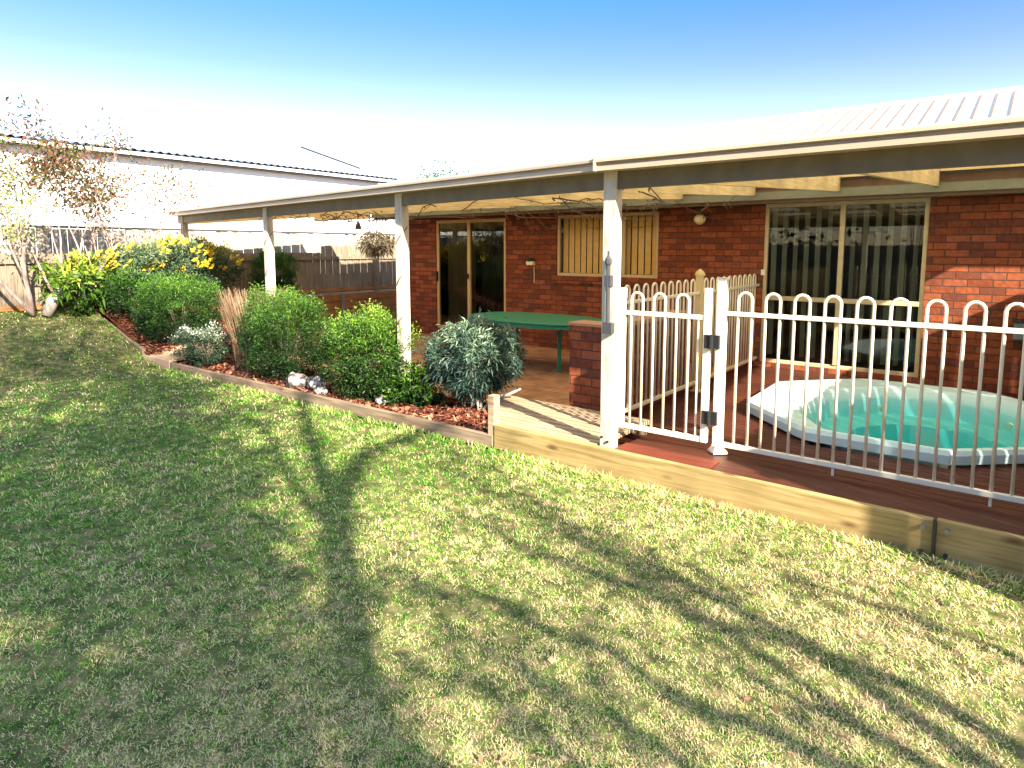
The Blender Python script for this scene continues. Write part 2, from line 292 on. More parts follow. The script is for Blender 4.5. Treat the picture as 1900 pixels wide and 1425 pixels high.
# mulch chips
NC = 26000; x = rng.uniform(-12.3, -3.6, NC); y = rng.uniform(4.2, 6.2, NC); k = (y < 5.15) | (x < -9.95); x, y = x[k], y[k]; NC = len(x); z = bedH(x) + rng.random(NC)*.02
th = rng.uniform(0, math.pi, NC); l = rng.uniform(.012, .05, NC); wq = rng.uniform(.005, .014, NC); tl = rng.normal(0, .35, NC)
A = np.stack([np.cos(th)*l, np.sin(th)*l, tl*l], -1); B = np.stack([-np.sin(th)*wq, np.cos(th)*wq, rng.normal(0, .4, NC)*wq], -1); C0 = np.stack([x, y, z + .012], -1)
V = np.stack([C0-A-B, C0+A-B, C0+A+B, C0-A+B], 1).reshape(-1, 3); i = np.arange(NC)*4
tag(arr_mesh('mulch', V, np.stack([i, i+1, i+2, i+3], -1), leaf_mat('bark_chips', [(0, (.03, .012, .008)), (.4, (.12, .035, .018)), (.75, (.25, .075, .038)), (1, (.42, .22, .14))], 0, .8, .2), attr=np.repeat(rng.random(NC), 4)), 'red brown bark mulch chips covering the garden bed', 'mulch', kind='stuff')

# ------------------------------------------------------------------ house
YW = 9.2; XL = -9.95; XR = 6.0; ZB = -2.0; ZT = .62
house = thing('brick_house', 'long single storey red brick house with white metal roof', 'house', (-4, YW, -1.7))
door = (-9.13, -7.36, -1.55, .57); win1 = (-6.25, -4.38, -.44, .58); win2 = (-2.81, -.90, -1.56, .62)
wb = MB(); y0, y1 = YW, YW + .11
for a, b_, c, d in [(XL, door[0], ZB, ZT), (door[0], door[1], ZB, door[2]), (door[1], win1[0], ZB, ZT), (win1[0], win1[1], ZB, win1[2]), (win1[1], win2[0], ZB, ZT), (win2[0], win2[1], ZB, win2[2]), (win2[1], XR, ZB, ZT)]:
    wb.box(a, b_, y0, y1, c, d)
for a, b_, z_ in [(door[0], door[1], door[3]), (win1[0], win1[1], win1[3]), (win2[0], win2[1], win2[3])]:
    if ZT - z_ > .01: wb.box(a, b_, y0, y1, z_, ZT)
wb.build('wall', brickX, house)
for xa in (XL, XR-.11): MB().box(xa, xa+.11, y1+.001, 16, ZB, ZT).build('wall', brickY, house)
MB().box(XL+.112, XR-.112, 15.9, 16, ZB, ZT).build('wall', brickX, house)
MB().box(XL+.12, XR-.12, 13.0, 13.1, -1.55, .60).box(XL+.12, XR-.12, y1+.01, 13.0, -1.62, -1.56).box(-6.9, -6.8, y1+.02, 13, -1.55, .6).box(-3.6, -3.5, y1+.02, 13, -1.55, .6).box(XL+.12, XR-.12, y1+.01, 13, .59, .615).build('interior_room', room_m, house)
MB().box(win1[0]-.03, win1[1]+.03, YW-.035, YW-.002, win1[2]-.12, win1[2]-.035).build('sill', brickX, house)
MB().box(XL-.45, XR+.4, 8.77, YW+.3, .625, .645).build('soffit', plain('soffit_board', (.55, .47, .36), .7), house)
MB().box(XL-.47, XR+.4, 8.738, 8.766, .60, .84).build('fascia', fascia_m, house)
MB().prism([(8.67, .64), (8.735, .64), (8.735, .75), (8.725, .75), (8.725, .652), (8.68, .652), (8.68, .735), (8.67, .735)], 'x', XL-.47, XR+.4).build('eaves_gutter', plain('eaves_gutter_paint', (.24, .25, .2), .5), house)
# main roof: gable-hip with raised ribs
ex0, ex1 = XL-.5, XR+.5; ey, ez = 8.62, .86; ry, rz = 12.75, 2.39; hx = ex0 + 2.1
rb = MB(); th_ = .02
front = [(ex0, ey, ez), (ex1, ey, ez), (ex1, ry, rz), (hx, ry, rz)]
back = [(ex1, 2*ry-ey, ez), (ex0, 2*ry-ey, ez), (hx, ry, rz), (ex1, ry, rz)]; hip = [(ex0, 2*ry-ey, ez), (ex0, ey, ez), (hx, ry, rz)]
rb.add(front, [(0, 1, 2, 3)]); rb.add(back, [(0, 1, 2, 3)]); rb.add(hip, [(0, 1, 2)])
rb.add([(ex1, ey, ez), (ex1, 2*ry-ey, ez), (ex1, ry, rz)], [(0, 1, 2)])
roof = rb.build('roof', roof_white, house)
sl_ = (rz-ez)/(ry-ey); nb = MB(); xx = ex0 + .15
while xx < ex1:
    t_ = min(1, max(0, (xx-ex0)/2.1)); yb = ey + .0; yt = ey + (ry-ey)*t_
    if yt > yb + .2: nb.beam((xx, yb, ez+.018), (xx, yt, ez+.018+(yt-yb)*sl_), .022, .02)
    xx += .205
nb.build('roof_rib', plain('roof_rib', (.20, .14, .11), .9, .05), house)
MB().tube([(hx, ry, rz+.02), (ex1, ry, rz+.02)], .06, 8).tube([(ex0, ey, ez+.02), (hx, ry, rz+.02)], .05, 8).build('ridge_cap', roof_white, roof)
def framed(name, x0, x1, z0, z1, mull, rails, fm, gm, parent=house, fw=.045, yf=YW+.02, dep=.06, blinds=None):
    f = MB(); f.box(x0, x0+fw, yf, yf+dep, z0, z1).box(x1-fw, x1, yf, yf+dep, z0, z1).box(x0+fw, x1-fw, yf, yf+dep, z0, z0+fw).box(x0+fw, x1-fw, yf, yf+dep, z1-fw, z1)
    for mx_ in mull: f.box(mx_-fw*.6, mx_+fw*.6, yf-.012, yf+dep-.003, z0+fw, z1-fw)
    for rz_, a, b_ in rails: f.box(a, b_, yf-.004, yf+dep-.006, rz_-.03, rz_+.03)
    fo = f.build(name, fm, parent, bevel=.004)
    xs = [x0+fw] + mull + [x1-fw]
    for a, b_ in zip(xs[:-1], xs[1:]): MB().box(a+.004, b_-.004, yf+.026, yf+.031, z0+fw*.8, z1-fw*.8).build('pane', gm, fo)
    if blinds:
        bm_, wdt, pitch, ang, zb0 = blinds; o = MB(); xq = x0 + fw + .05; i_ = 0
        while xq < x1 - fw - .02:
            a = ang + random.uniform(-.12, .12); cx, sy = math.cos(a)*wdt/2, math.sin(a)*wdt/2
            yy = yf + .12; o.hexa([(xq-cx, yy-sy, zb0), (xq+cx, yy+sy, zb0), (xq+cx, yy+sy+.002, zb0), (xq-cx, yy-sy+.002, zb0), (xq-cx, yy-sy, z1-.04), (xq+cx, yy+sy, z1-.04), (xq+cx, yy+sy+.002, z1-.04), (xq-cx, yy-sy+.002, z1-.04)])
            xq += pitch
        o.build('vertical_blind', bm_, fo)
    return fo
d_ = framed('sliding_door', *door[:2], door[2], door[3], [-8.27], [], frame_tan, dglass, fw=.06, blinds=None)
MB().box(-9.115, -9.085, YW-.03, YW+.018, -.62, -.42).build('handle', black_metal, d_, bevel=.004)
MB().box(-8.29, -8.26, YW-.03, YW+.006, -.55, -.45).build('handle', black_metal, d_, bevel=.004)
# net curtain inside the door
cu = MB(); n_ = 60
for k in range(n_):
    a0 = -8.2 + .8*k/n_; a1 = -8.2 + .8*(k+1)/n_; ya = YW+.3+.02*math.sin(k*1.3); yb = YW+.3+.02*math.sin((k+1)*1.3)
    cu.add([(a0, ya, -1.5), (a1, yb, -1.5), (a1, yb, .52), (a0, ya, .52)], [(0, 1, 2, 3)])
c2 = MB()  # added sheet behind the left pane; beige stands in for reflections and lit room
for k in range(50):
    a0 = -9.05 + .72*k/50; a1 = -9.05 + .72*(k+1)/50; ya = YW+.26+.03*math.sin(k*.9); yb = YW+.26+.03*math.sin((k+1)*.9)
    c2.add([(a0, ya, -1.5), (a1, yb, -1.5), (a1, yb, .52), (a0, ya, .52)], [(0, 1, 2, 3)])
c2.build('curtain', plain('lit_interior_beige', (.70, .56, .36), .8), d_)  # added beige sheet, no real curtain; stands in for reflections and lit room
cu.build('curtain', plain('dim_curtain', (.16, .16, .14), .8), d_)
w1 = framed('window', win1[0], win1[1], win1[2], win1[3], [-4.98], [], frame_tan, glass_mat('low_glare_glass', (.98, .97, .94), .8, 1.18) , fw=.05, blinds=(blind_tan, .088, .118, .25, win1[2]+.05))
w1['label'] = 'wide window with closed tan vertical blinds'
w2 = framed('window', win2[0], win2[1], win2[2], win2[3], [-1.84], [(-.66, win2[0]+.045, win2[1]-.045)], plain('cream_window_frame', (.62, .50, .30), .4), glass, fw=.05, blinds=(blind_grey, .085, .14, 1.0, win2[2]+.1))
w2['label'] = 'tall dark window with half open grey vertical blinds'
MB().box(-2.83, -2.77, YW-.012, YW+.018, -.35, -.27).build('latch', cream, w2, bevel=.004)
# lights on the wall
wl = thing('wall_lamp', 'small cream globe lamp hanging under the eaves on the brick wall', 'lamp', (-3.66, 9.05, .55))
MB().lathe((-3.66, 9.02, .62), [(.05, .0), (.05, -.02), (.02, -.03), (.02, -.09), (.045, -.10), (.05, -.12)]).build('mount', black_metal, wl)
MB().lathe((-3.66, 9.02, .52), [(.04, -.02), (.075, -.05), (.085, -.09), (.07, -.13), (.03, -.16)], 16).build('globe', plain('cream_globe', (.80, .70, .42), .3), wl, smooth=True)
sb = thing('sensor_box', 'small cream box with black top on the brick wall between door and window', 'sensor', (-6.76, 9.19, -.2))
MB().box(-6.83, -6.69, 9.10, 9.198, -.27, -.20).build('casing', cream, sb, bevel=.01)
MB().lathe((-6.76, 9.14, -.20), [(.06, 0), (.06, .03), (.04, .055), (.01, .06)]).build('cap', black_metal, sb)
MB().tube([(-6.72, 9.19, -.27), (-6.71, 9.19, -.45), (-6.715, 9.19, -.58)], .006, 6).build('cord', cream, sb)
# grey service box on the right wall
bq = thing('service_box', 'grey metal box with a dark knob on the right brick wall', 'box', (.17, 9.1, -.88))
MB().box(-.02, .36, 9.02, 9.197, -.99, -.80).build('casing', grey_metal, bq, bevel=.006)
MB().box(-.035, .375, 9.0, 9.197, -.797, -.775).build('lid', black_metal, bq, bevel=.003)
MB().tube([(.12, 9.02, -.90), (.12, 8.99, -.90)], .018, 10).build('knob', black_metal, bq)
MB().tube([(.27, 9.15, -.99), (.27, 9.15, -1.6)], .018, 8).build('pipe', grey_metal, bq)

# ------------------------------------------------------------------ verandah
ver = thing('verandah', 'long verandah with cream gutter and painted timber posts along the house', 'verandah', (-4, 4.25, -1.5))
VX0, VX1 = -12.25, 1.17
def dz(x): return max(0, -2.45-x)*.004
def sy(x): return max(0, -2.45-x)*.143
def extr(mb, prof, x0, x1, n=2):
    xs_ = [x0, -2.45, x1]
    for i_ in range(n):
        a, b_ = xs_[i_], xs_[i_+1]; k_ = len(prof)
        vs = [(a, y_+sy(a), z_+dz(a)) for y_, z_ in prof] + [(b_, y_+sy(b_), z_+dz(b_)) for y_, z_ in prof]
        fs = [(j, (j+1) % k_, k_+(j+1) % k_, k_+j) for j in range(k_)]
        if i_ == 0: fs.append(tuple(range(k_)))
        if i_ == n-1: fs.append(tuple(range(k_, 2*k_)))
        mb.add(vs, fs)
    return mb
extr(MB(), [(4.12, .565), (4.118, .60), (4.13, .605), (4.13, .615), (4.10, .625), (4.10, .645), (4.115, .66), (4.125, .66), (4.125, .65), (4.135, .575), (4.225, .575), (4.225, .655), (4.235, .655), (4.235, .565)], VX0-.05, VX1+.02).build('gutter', gutter_m, ver)
MB().box(-2.47, -2.455, 4.092, 4.24, .562, .664).build('gutter_joint', gutter_m, ver)
extr(MB(), [(4.27, .445), (4.33, .445), (4.33, .60), (4.27, .60)], VX0, VX1).build('beam', beam_m, ver)
for px_ in (-2.42, -5.14, -8.43, -12.0):
    o_ = sy(px_); MB().box(px_-.052, px_+.052, 4.248+o_, 4.352+o_, -1.62 if px_ > -11 else -1.2, .585+dz(px_)).build('post', post_m, ver, bevel=.005)
MB().tube([(-2.45, 4.26, -1.43), (-2.45, 4.235, -1.43)], .010, 8).build('bolt', black_metal, ver); MB().tube([(-2.40, 4.26, -1.46), (-2.40, 4.235, -1.46)], .010, 8).build('bolt', black_metal, ver)
rx = .2
while rx > -12.2:
    a = dz(rx); y_ = 4.332 + sy(rx)
    MB().hexa([(rx-.022, y_, .45+a), (rx+.022, y_, .45+a), (rx+.022, 8.66, .70), (rx-.022, 8.66, .70), (rx-.022, y_, .60+a), (rx+.022, y_, .60+a), (rx+.022, 8.66, .90), (rx-.022, 8.66, .90)]).build('rafter', rafter_m, ver)
    rx -= 1.0 if rx > -2 else .99
MB().box(-10.4, VX1-.03, 8.61, 8.655, .86, .90).build('ledger', rafter_m, ver)
MB().box(VX0, -10.43, 8.60, 8.66, .62, .90).build('beam', rafter_m, ver)
MB().hexa([(VX0, 4.335+sy(VX0), .46), (VX0+.04, 4.335+sy(VX0), .46), (VX0+.04, 8.595, .70), (VX0, 8.595, .70), (VX0, 4.335+sy(VX0), .62), (VX0+.04, 4.335+sy(VX0), .62), (VX0+.04, 8.595, .91), (VX0, 8.595, .91)]).build('end_rafter', rafter_m, ver)
for yy in np.arange(4.9, 8.5, .75):
    o = MB(); xl_ = VX0 if yy > 5.8 else -2.45 - (yy-4.45)/.143
    for i_ in range(6):
        xa = xl_ + (VX1-xl_)*i_/6; xb = xl_ + (VX1-xl_)*(i_+1)/6
        zf = lambda x_: .60+dz(x_) + (.30-dz(x_))*(yy-4.3-sy(x_))/(4.36-sy(x_)); za, zb = zf(xa), zf(xb)
        o.hexa([(xa, yy-.03, za), (xb, yy-.03, zb), (xb, yy+.03, zb), (xa, yy+.03, za), (xa, yy-.03, za+.034), (xb, yy-.03, zb+.034), (xb, yy+.03, zb+.034), (xa, yy+.03, za+.034)])
    o.build('batten', rafter_m, ver)
nx = 620; xs = np.linspace(VX0-.03, VX1+.02, nx); cor = .008*np.sin(xs*2*math.pi/.076); syy = np.maximum(0, -2.45-xs)*.143; dzz = np.maximum(0, -2.45-xs)*.004
V = np.concatenate([np.stack([xs, syy+4.16, .645+dzz+cor], -1), np.stack([xs, 0*xs+8.66, .953+cor], -1)]); i = np.arange(nx-1)
arr_mesh('roof_sheet', V, np.stack([i, i+1, i+1+nx, i+nx], -1), poly_m, ver)

# ------------------------------------------------------------------ timber edging
def bolts(mb, pts, y=4.13):
    for x_, z_ in pts: mb.tube([(x_, y+.02, z_), (x_, y-.012, z_)], .013, 8)
def board(label, x0, x1, zt0, zt1, zb0, zb1, mat, y0=4.15, t=.05, name='retaining_board', grp='timber boards edging the lawn'):
    o = MB().hexa([(x0, y0, zb0), (x1, y0, zb1), (x1, y0+t, zb1), (x0, y0+t, zb0), (x0, y0, zt0), (x1, y0, zt1), (x1, y0+t, zt1), (x0, y0+t, zt0)]).build(name, mat, None, bevel=.004)
    return tag(o, label, 'edging board', grp)
board('long yellow pine retaining board below the pool gate', -3.45, -.285, -1.485, -1.49, -1.69, -1.74, board_m)
board('pine retaining board at the right end beyond the bolted bracket', -.272, 1.3, -1.485, -1.485, -1.74, -1.76, board_m)
board('long weathered low board in front of the clipped bushes', -9.45, -3.47, -1.595, -1.585, -1.72, -1.70, lowboard_m)
board('short weathered board climbing the slope at the far garden corner', -12.25, -10.30, -.99, -1.49, -1.14, -1.70, lowboard_m, y0=4.14)
br_ = thing('board_bracket', 'black metal bracket with four bolts joining the two pine boards', 'bracket', (-.28, 4.15, -1.6))
MB().box(-.286, -.271, 4.128, 4.149, -1.72, -1.475).build('plate', black_metal, br_)
for p_ in [(-.335, -1.535), (-.22, -1.53), (-.335, -1.68), (-.22, -1.675)]:
    b2 = MB(); bolts(b2, [p_]); b2.build('bolt', grey_metal if p_[1] > -1.6 else black_metal, br_)
tag(MB().box(-3.53, -3.455, 4.16, 4.24, -1.75, -1.24).build('edging_post', pale_board, None, bevel=.006), 'short square pale post where the pine board meets the low board', 'post')
st_ = thing('timber_step', 'small pale timber step let into the garden edging', 'step', (-9.87, 4.4, -1.7))
MB().hexa([(-10.28, 4.2, -1.60), (-9.48, 4.2, -1.60), (-9.48, 4.85, -1.57), (-10.5, 4.85, -1.50), (-10.28, 4.2, -1.56), (-9.48, 4.2, -1.56), (-9.48, 4.85, -1.53), (-10.5, 4.85, -1.46)]).build('tread', pale_board, st_, bevel=.006)
MB().box(-10.28, -9.47, 4.15, 4.195, -1.75, -1.57).build('riser', plain('pinkish_paver', (.50, .33, .23), .8), st_, bevel=.005)
# boardwalk landing, sun-bleached, cut at an angle on its left end
lw = thing('boardwalk', 'bleached plank landing between the garden bed and the pool gate', 'boardwalk', (-3, 4.6, -1.6))
yy = 4.205; k = 0
while yy < 5.17:
    xl = -3.5 - (yy-4.2)*.72; m_ = MB().hexa([(xl, yy, -1.54), (-2.50 if yy > 4.42 or yy < 4.29 else -2.50, yy, -1.54), (-2.50, yy+.066, -1.54), (xl-.06, yy+.066, -1.54), (xl, yy, -1.50), (-2.50, yy, -1.50), (-2.50, yy+.066, -1.50), (xl-.06, yy+.066, -1.50)])
    m_.build('plank', pale_board, lw, bevel=.003); yy += .09
MB().box(-3.50, -2.5, 4.22, 4.26, -1.72, -1.545).build('joist', lowboard_m, lw); MB().box(-4.1, -2.5, 5.08, 5.12, -1.72, -1.545).build('joist', lowboard_m, lw)

# ------------------------------------------------------------------ pool deck and spa
dk = thing('pool_deck', 'dark red stained timber deck around the spa pool', 'deck', (-1, 6.5, -1.7))
OCT = [(-2.05, 6.43), (-2.08, 7.6), (-1.35, 8.4), (-.2, 8.42), (.6, 7.6), (.62, 6.6), (-.33, 5.72), (-1.34, 5.74)]
def span(y_):
    xs_ = []
    for (xa, ya), (xb, yb) in zip(OCT, OCT[1:]+OCT[:1]):
        if (ya - y_)*(yb - y_) < 0: xs_.append(xa + (xb-xa)*(y_-ya)/(yb-ya))
    return (min(xs_)+.05, max(xs_)-.05) if len(xs_) > 1 else None
dm = MB(); yy = 4.64
while yy < 9.18:
    y2 = min(yy+.087, 9.195); s1, s2 = span(yy), span(y2); zt = -1.62
    if s1 or s2:
        s_ = [q for q in (s1, s2) if q]; a = max(q[0] for q in s_) if len(s_) == 2 else s_[0][0]; b_ = min(q[1] for q in s_) if len(s_) == 2 else s_[0][1]
        dm.box(-2.93, a, yy, y2, zt-.03, zt + random.uniform(-.001, .001)); dm.box(b_, 1.25, yy, y2, zt-.03, zt)
    else: dm.box(-2.93, 1.25, yy, y2, zt-.03, zt + random.uniform(-.001, .001))
    yy += .0945
dm.build('decking', deck_m, dk)
MB().box(-2.345, -1.60, 4.205, 4.44, -1.60, -1.500).build('lit_threshold', redbeam_m, dk, bevel=.006)  # redder part of the front strip; its sunlit tone is in the colour
MB().box(-1.597, 1.25, 4.205, 4.44, -1.60, -1.505).build('front_plank', deck_m, dk, bevel=.006)  # darker part of the strip; shade is put into the colour
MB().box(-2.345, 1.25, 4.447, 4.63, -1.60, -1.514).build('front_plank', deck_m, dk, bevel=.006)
MB().box(-2.99, -2.935, 5.2, 9.19, -1.72, -1.60).box(-2.9, 1.2, 4.66, 4.70, -1.9, -1.66).build('bearer', redbeam_m, dk)
spa = thing('spa_pool', 'pale aqua octagonal spa pool sunk in the red deck', 'spa pool', (-.75, 7, -1.6))
def ring(c, s_, z_): return [(c[0]+(x_-c0[0])*s_, c[1]+(y_-c0[1])*s_, z_) for x_, y_ in OCT]
c0 = (-.73, 7.0)
INN = [(-1.58, 6.44), (-1.60, 7.50), (-1.10, 8.20), (-.18, 8.26), (.48, 7.54), (.50, 6.66), (-.38, 5.85), (-1.22, 5.87)]
def rin(s_, z_): return [(-.55+(x_+.55)*s_, 7.0+(y_-7.0)*s_, z_) for x_, y_ in INN]
def soft(rg):   # round the octagon corners: cut each one into three points
    o = []
    for i_ in range(8):
        p_, a_, b_ = Vector(rg[i_]), Vector(rg[i_-1]), Vector(rg[(i_+1) % 8]); u_ = p_ + (a_-p_).normalized()*.10; v_ = p_ + (b_-p_).normalized()*.10
        o += [u_, (u_+v_)/2*.45 + p_*.55, v_]
    return [tuple(q) for q in o]
rings = [soft(q) for q in (ring(c0, 1.02, -1.60), ring(c0, 1.025, -1.53), ring(c0, 1.012, -1.495), ring(c0, .98, -1.493), rin(1.02, -1.515), rin(1.0, -1.54), rin(.97, -1.62), rin(.94, -1.80), rin(.66, -1.83), rin(.60, -2.28), rin(.05, -2.34))]
def rings_mesh(rs): return MB().add([p for rg in rs for p in rg], [(i_*24+j, i_*24+(j+1) % 24, (i_+1)*24+(j+1) % 24, (i_+1)*24+j) for i_ in range(len(rs)-1) for j in range(24)])
rings_mesh(rings[:6]).build('rim', pool_m, spa); rings_mesh(rings[5:]).build('basin', pool_m, spa)
wt = [q[::-1] for q in ([p for p in rin(.985, -1.585)], [p for p in rin(.985, -2.4)])]
MB().add(wt[1] + wt[0], [tuple(range(8))[::-1], tuple(range(8, 16))] + [(k_, (k_+1) % 8, 8+(k_+1) % 8, 8+k_) for k_ in range(8)]).build('water', water_m, spa)
for a_ in (.9, 2.2, 4.6, 5.6): MB().tube([(-.55+.92*math.cos(a_), 7.0+1.02*math.sin(a_), -1.70), (-.55+.88*math.cos(a_), 7.0+.98*math.sin(a_), -1.70)], .035, 10).build('jet', white_paint, spa)
MB().box(-1.42, -1.30, 8.17, 8.25, -1.60, -1.53).build('skimmer', grey_metal, spa, bevel=.006)

# ------------------------------------------------------------------ pool fence
def hoop(mb, p, d, w_, zt, zb, r_=.0105):
    p = Vector(p); d = Vector(d).normalized()*w_/2; pts = [p-d+Vector((0, 0, zb-p.z))]; n_ = 7; R_ = w_/2
    for k_ in range(n_+1):
        a = math.pi*k_/n_; q = p - d*math.cos(a); q.z = zt - R_ + R_*math.sin(a); pts.append(q)
    q = p + d; q.z = zb; pts.append(q); mb.tube(pts, r_, 8)
def hoops(parent, mat, spots, d, w_, zt, zb, feet=()):
    for k_, s_ in enumerate(spots):
        mb = MB(); hoop(mb, (s_[0], s_[1], zt), d, w_, zt, zb); mb.build('picket_hoop', mat, parent, smooth=True)
GRP = 'pool fence sections'
ff = thing('pool_fence', 'front run of white hoop topped pool fence before the spa', 'pool fence', (-1, 4.65, -1.5), GRP)
XF = [-1.53 + .191*k_ for k_ in range(15)]
hoops(ff, white_paint, [(x_, 4.65) for x_ in XF], (1, 0, 0), .097, -.305, -1.425)
MB().box(-1.665, 1.2, 4.632, 4.668, -.475, -.445).build('top_rail', white_paint, ff, bevel=.003)
MB().box(-1.665, 1.2, 4.634, 4.666, -1.455, -1.42).build('bottom_rail', white_paint, ff, bevel=.003)
for x_ in (-.905, -.05): MB().tube([(x_, 4.65, -1.455), (x_, 4.65, -1.51)], .0085, 8).build('foot', white_paint, ff)
hp = thing('fence_post', 'white hinge post of the pool gate with flared base', 'fence post', (-1.69, 4.65, -1.5), 'pool fence posts')
MB().box(-1.727, -1.662, 4.618, 4.682, -1.50, -.215).build('shaft', white_paint, hp, bevel=.004)
MB().prism([(-1.73, -.215), (-1.659, -.215), (-1.668, -.20), (-1.721, -.20)], 'y', 4.616, 4.684).build('cap', white_paint, hp)
MB().lathe((-1.694, 4.65, -1.505), [(.075, 0), (.075, .012), (.055, .035), (.045, .06)], 4).build('base_plate', white_paint, hp)
gt = thing('pool_gate', 'white hoop topped pool gate with two black hinges and tall latch', 'gate', (-2.1, 4.62, -1.45))
MB().box(-2.515, -2.465, 4.60, 4.64, -1.44, -.30).build('stile', white_paint, gt, bevel=.004)
MB().box(-1.815, -1.765, 4.60, 4.64, -1.44, -.28).build('stile', white_paint, gt, bevel=.004)
MB().box(-2.465, -1.815, 4.606, 4.636, -.515, -.48).build('top_rail', white_paint, gt, bevel=.003)
MB().box(-2.465, -1.815, 4.604, 4.638, -1.44, -1.40).build('bottom_rail', white_paint, gt, bevel=.003)
hoops(gt, white_paint, [(x_, 4.62) for x_ in (-2.365, -2.175, -1.985)], (1, 0, 0), .097, -.335, -1.42)
MB().tube([(-1.86, 4.62, -1.42), (-1.86, 4.62, -.49)], .0085, 8).build('picket', white_paint, gt)
for z_ in (-.67, -1.24): 
    h_ = MB().box(-1.80, -1.752, 4.585, 4.60, z_-.05, z_+.05).box(-1.738, -1.69, 4.59, 4.617, z_-.05, z_+.05).tube([(-1.745, 4.585, z_-.055), (-1.745, 4.585, z_+.055)], .014, 8)
    h_.build('hinge', black_metal, gt)
lt = MB().tube([(-2.40, 4.215, -.60), (-2.40, 4.215, -.12)], .017, 8).box(-2.43, -2.355, 4.19, 4.246, -.62, -.54).box(-2.425, -2.375, 4.20, 4.246, -.27, -.19).lathe((-2.40, 4.215, -.10), [(.01, -.03), (.026, 0), (.026, .03), (.008, .06), (.008, .09)], 8)
tag(lt.build('gate_latch', plain('dark_grey_metal', (.06, .06, .07), .4, .5), None), 'tall black and grey magnetic latch fixed to the main verandah post', 'latch')
sf = thing('pool_fence', 'side run of cream hoop topped pool fence reaching the house wall', 'pool fence', (-2.85, 7.2, -1.5), GRP)
YS = [5.36 + .191*k_ for k_ in range(20)]
hoops(sf, cream, [(-2.85, y_) for y_ in YS if abs(y_-7.08) > .07], (0, 1, 0), .097, -.33, -1.50)
MB().box(-2.865, -2.835, 5.28, 9.19, -.50, -.47).build('top_rail', cream, sf, bevel=.003)
MB().box(-2.866, -2.834, 5.28, 9.19, -1.525, -1.49).build('bottom_rail', cream, sf, bevel=.003)
sp_ = thing('fence_post', 'yellow cream square post with pointed cap in the side pool fence', 'fence post', (-2.85, 7.08, -1.6), 'pool fence posts')
MB().box(-2.885, -2.815, 7.045, 7.115, -1.62, -.29).build('shaft', yellow_cream, sp_, bevel=.004)
MB().lathe((-2.85, 7.08, -.29), [(.06, 0), (.06, .02), (.04, .05), (.004, .075)], 4).build('cap', yellow_cream, sp_)
MB().box(-2.91, -2.79, 7.02, 7.14, -1.62, -1.605).build('base_plate', yellow_cream, sp_, bevel=.003)

# ------------------------------------------------------------------ brick pier with low wall
pr = thing('brick_pier', 'low red brick wall with capped pier beside the verandah post', 'low wall', (-3.2, 5.4, -1.7))
MB().box(-3.37, -2.96, 5.20, 5.43, -1.75, -.72).build('pier', brickX, pr)
MB().box(-3.21, -2.98, 5.432, 7.1, -1.75, -.745).build('wall', brickY, pr)
MB().box(-3.385, -2.945, 5.185, 5.445, -.718, -.69).box(-3.225, -2.965, 5.447, 7.11, -.743, -.70).build('capping', plain('terracotta_capping', (.48, .22, .12), .7), pr, bevel=.004)

# ------------------------------------------------------------------ table and chair
tb = thing('outdoor_table', 'green oval plastic garden table on the patio', 'table', (-5.5, 7.5, -1.7))
ov = [(math.copysign(abs(math.cos(a))**.75, math.cos(a))*1.07 - 5.5, math.copysign(abs(math.sin(a))**.75, math.sin(a))*.62 + 7.52) for a in np.linspace(0, 2*math.pi, 33)[:-1]]
MB().prism(ov, 'z', -1.0, -.972).build('tabletop', green_plastic, tb, bevel=.006)
MB().prism([(x_*.985-5.5*.015, y_*.985+7.52*.015) for x_, y_ in ov], 'z', -1.05, -1.002).build('apron', green_plastic, tb)
for lx, ly in ((-4.98, 7.42), (-6.1, 7.2), (-4.9, 7.92), (-6.1, 7.9)):
    MB().tube([(lx, ly, -1.05), (lx, ly, -1.69)], [.03, .026], 12).lathe((lx, ly, -1.70), [(.036, 0), (.036, .02)], 12).build('leg', green_plastic, tb, smooth=False)
ch = thing('garden_chair', 'dark green plastic chair tucked beside the green table', 'chair', (-4.2, 7.9, -1.7))
cx, cy = -4.25, 7.75
MB().box(cx-.23, cx+.23, cy-.23, cy+.23, -1.29, -1.265).build('seat', dark_green_plastic, ch, bevel=.01)
bb = MB()
for k_ in range(6): bb.box(cx+.20, cx+.225, cy-.21+.075*k_, cy-.165+.075*k_, -1.265, -.86)
bb.box(cx+.198, cx+.23, cy-.23, cy+.23, -.86, -.80).build('backrest', dark_green_plastic, ch, bevel=.004)
for sx in (-1, 1):
    for sq in (-1, 1): MB().tube([(cx+.19*sx, cy+.19*sq, -1.29), (cx+.24*sx, cy+.24*sq, -1.70)], .022, 8).build('leg', dark_green_plastic, ch)
    MB().beam((cx-.2, cy+.235*sx, -1.06), (cx+.21, cy+.235*sx, -1.04), .05, .025).build('armrest', dark_green_plastic, ch)

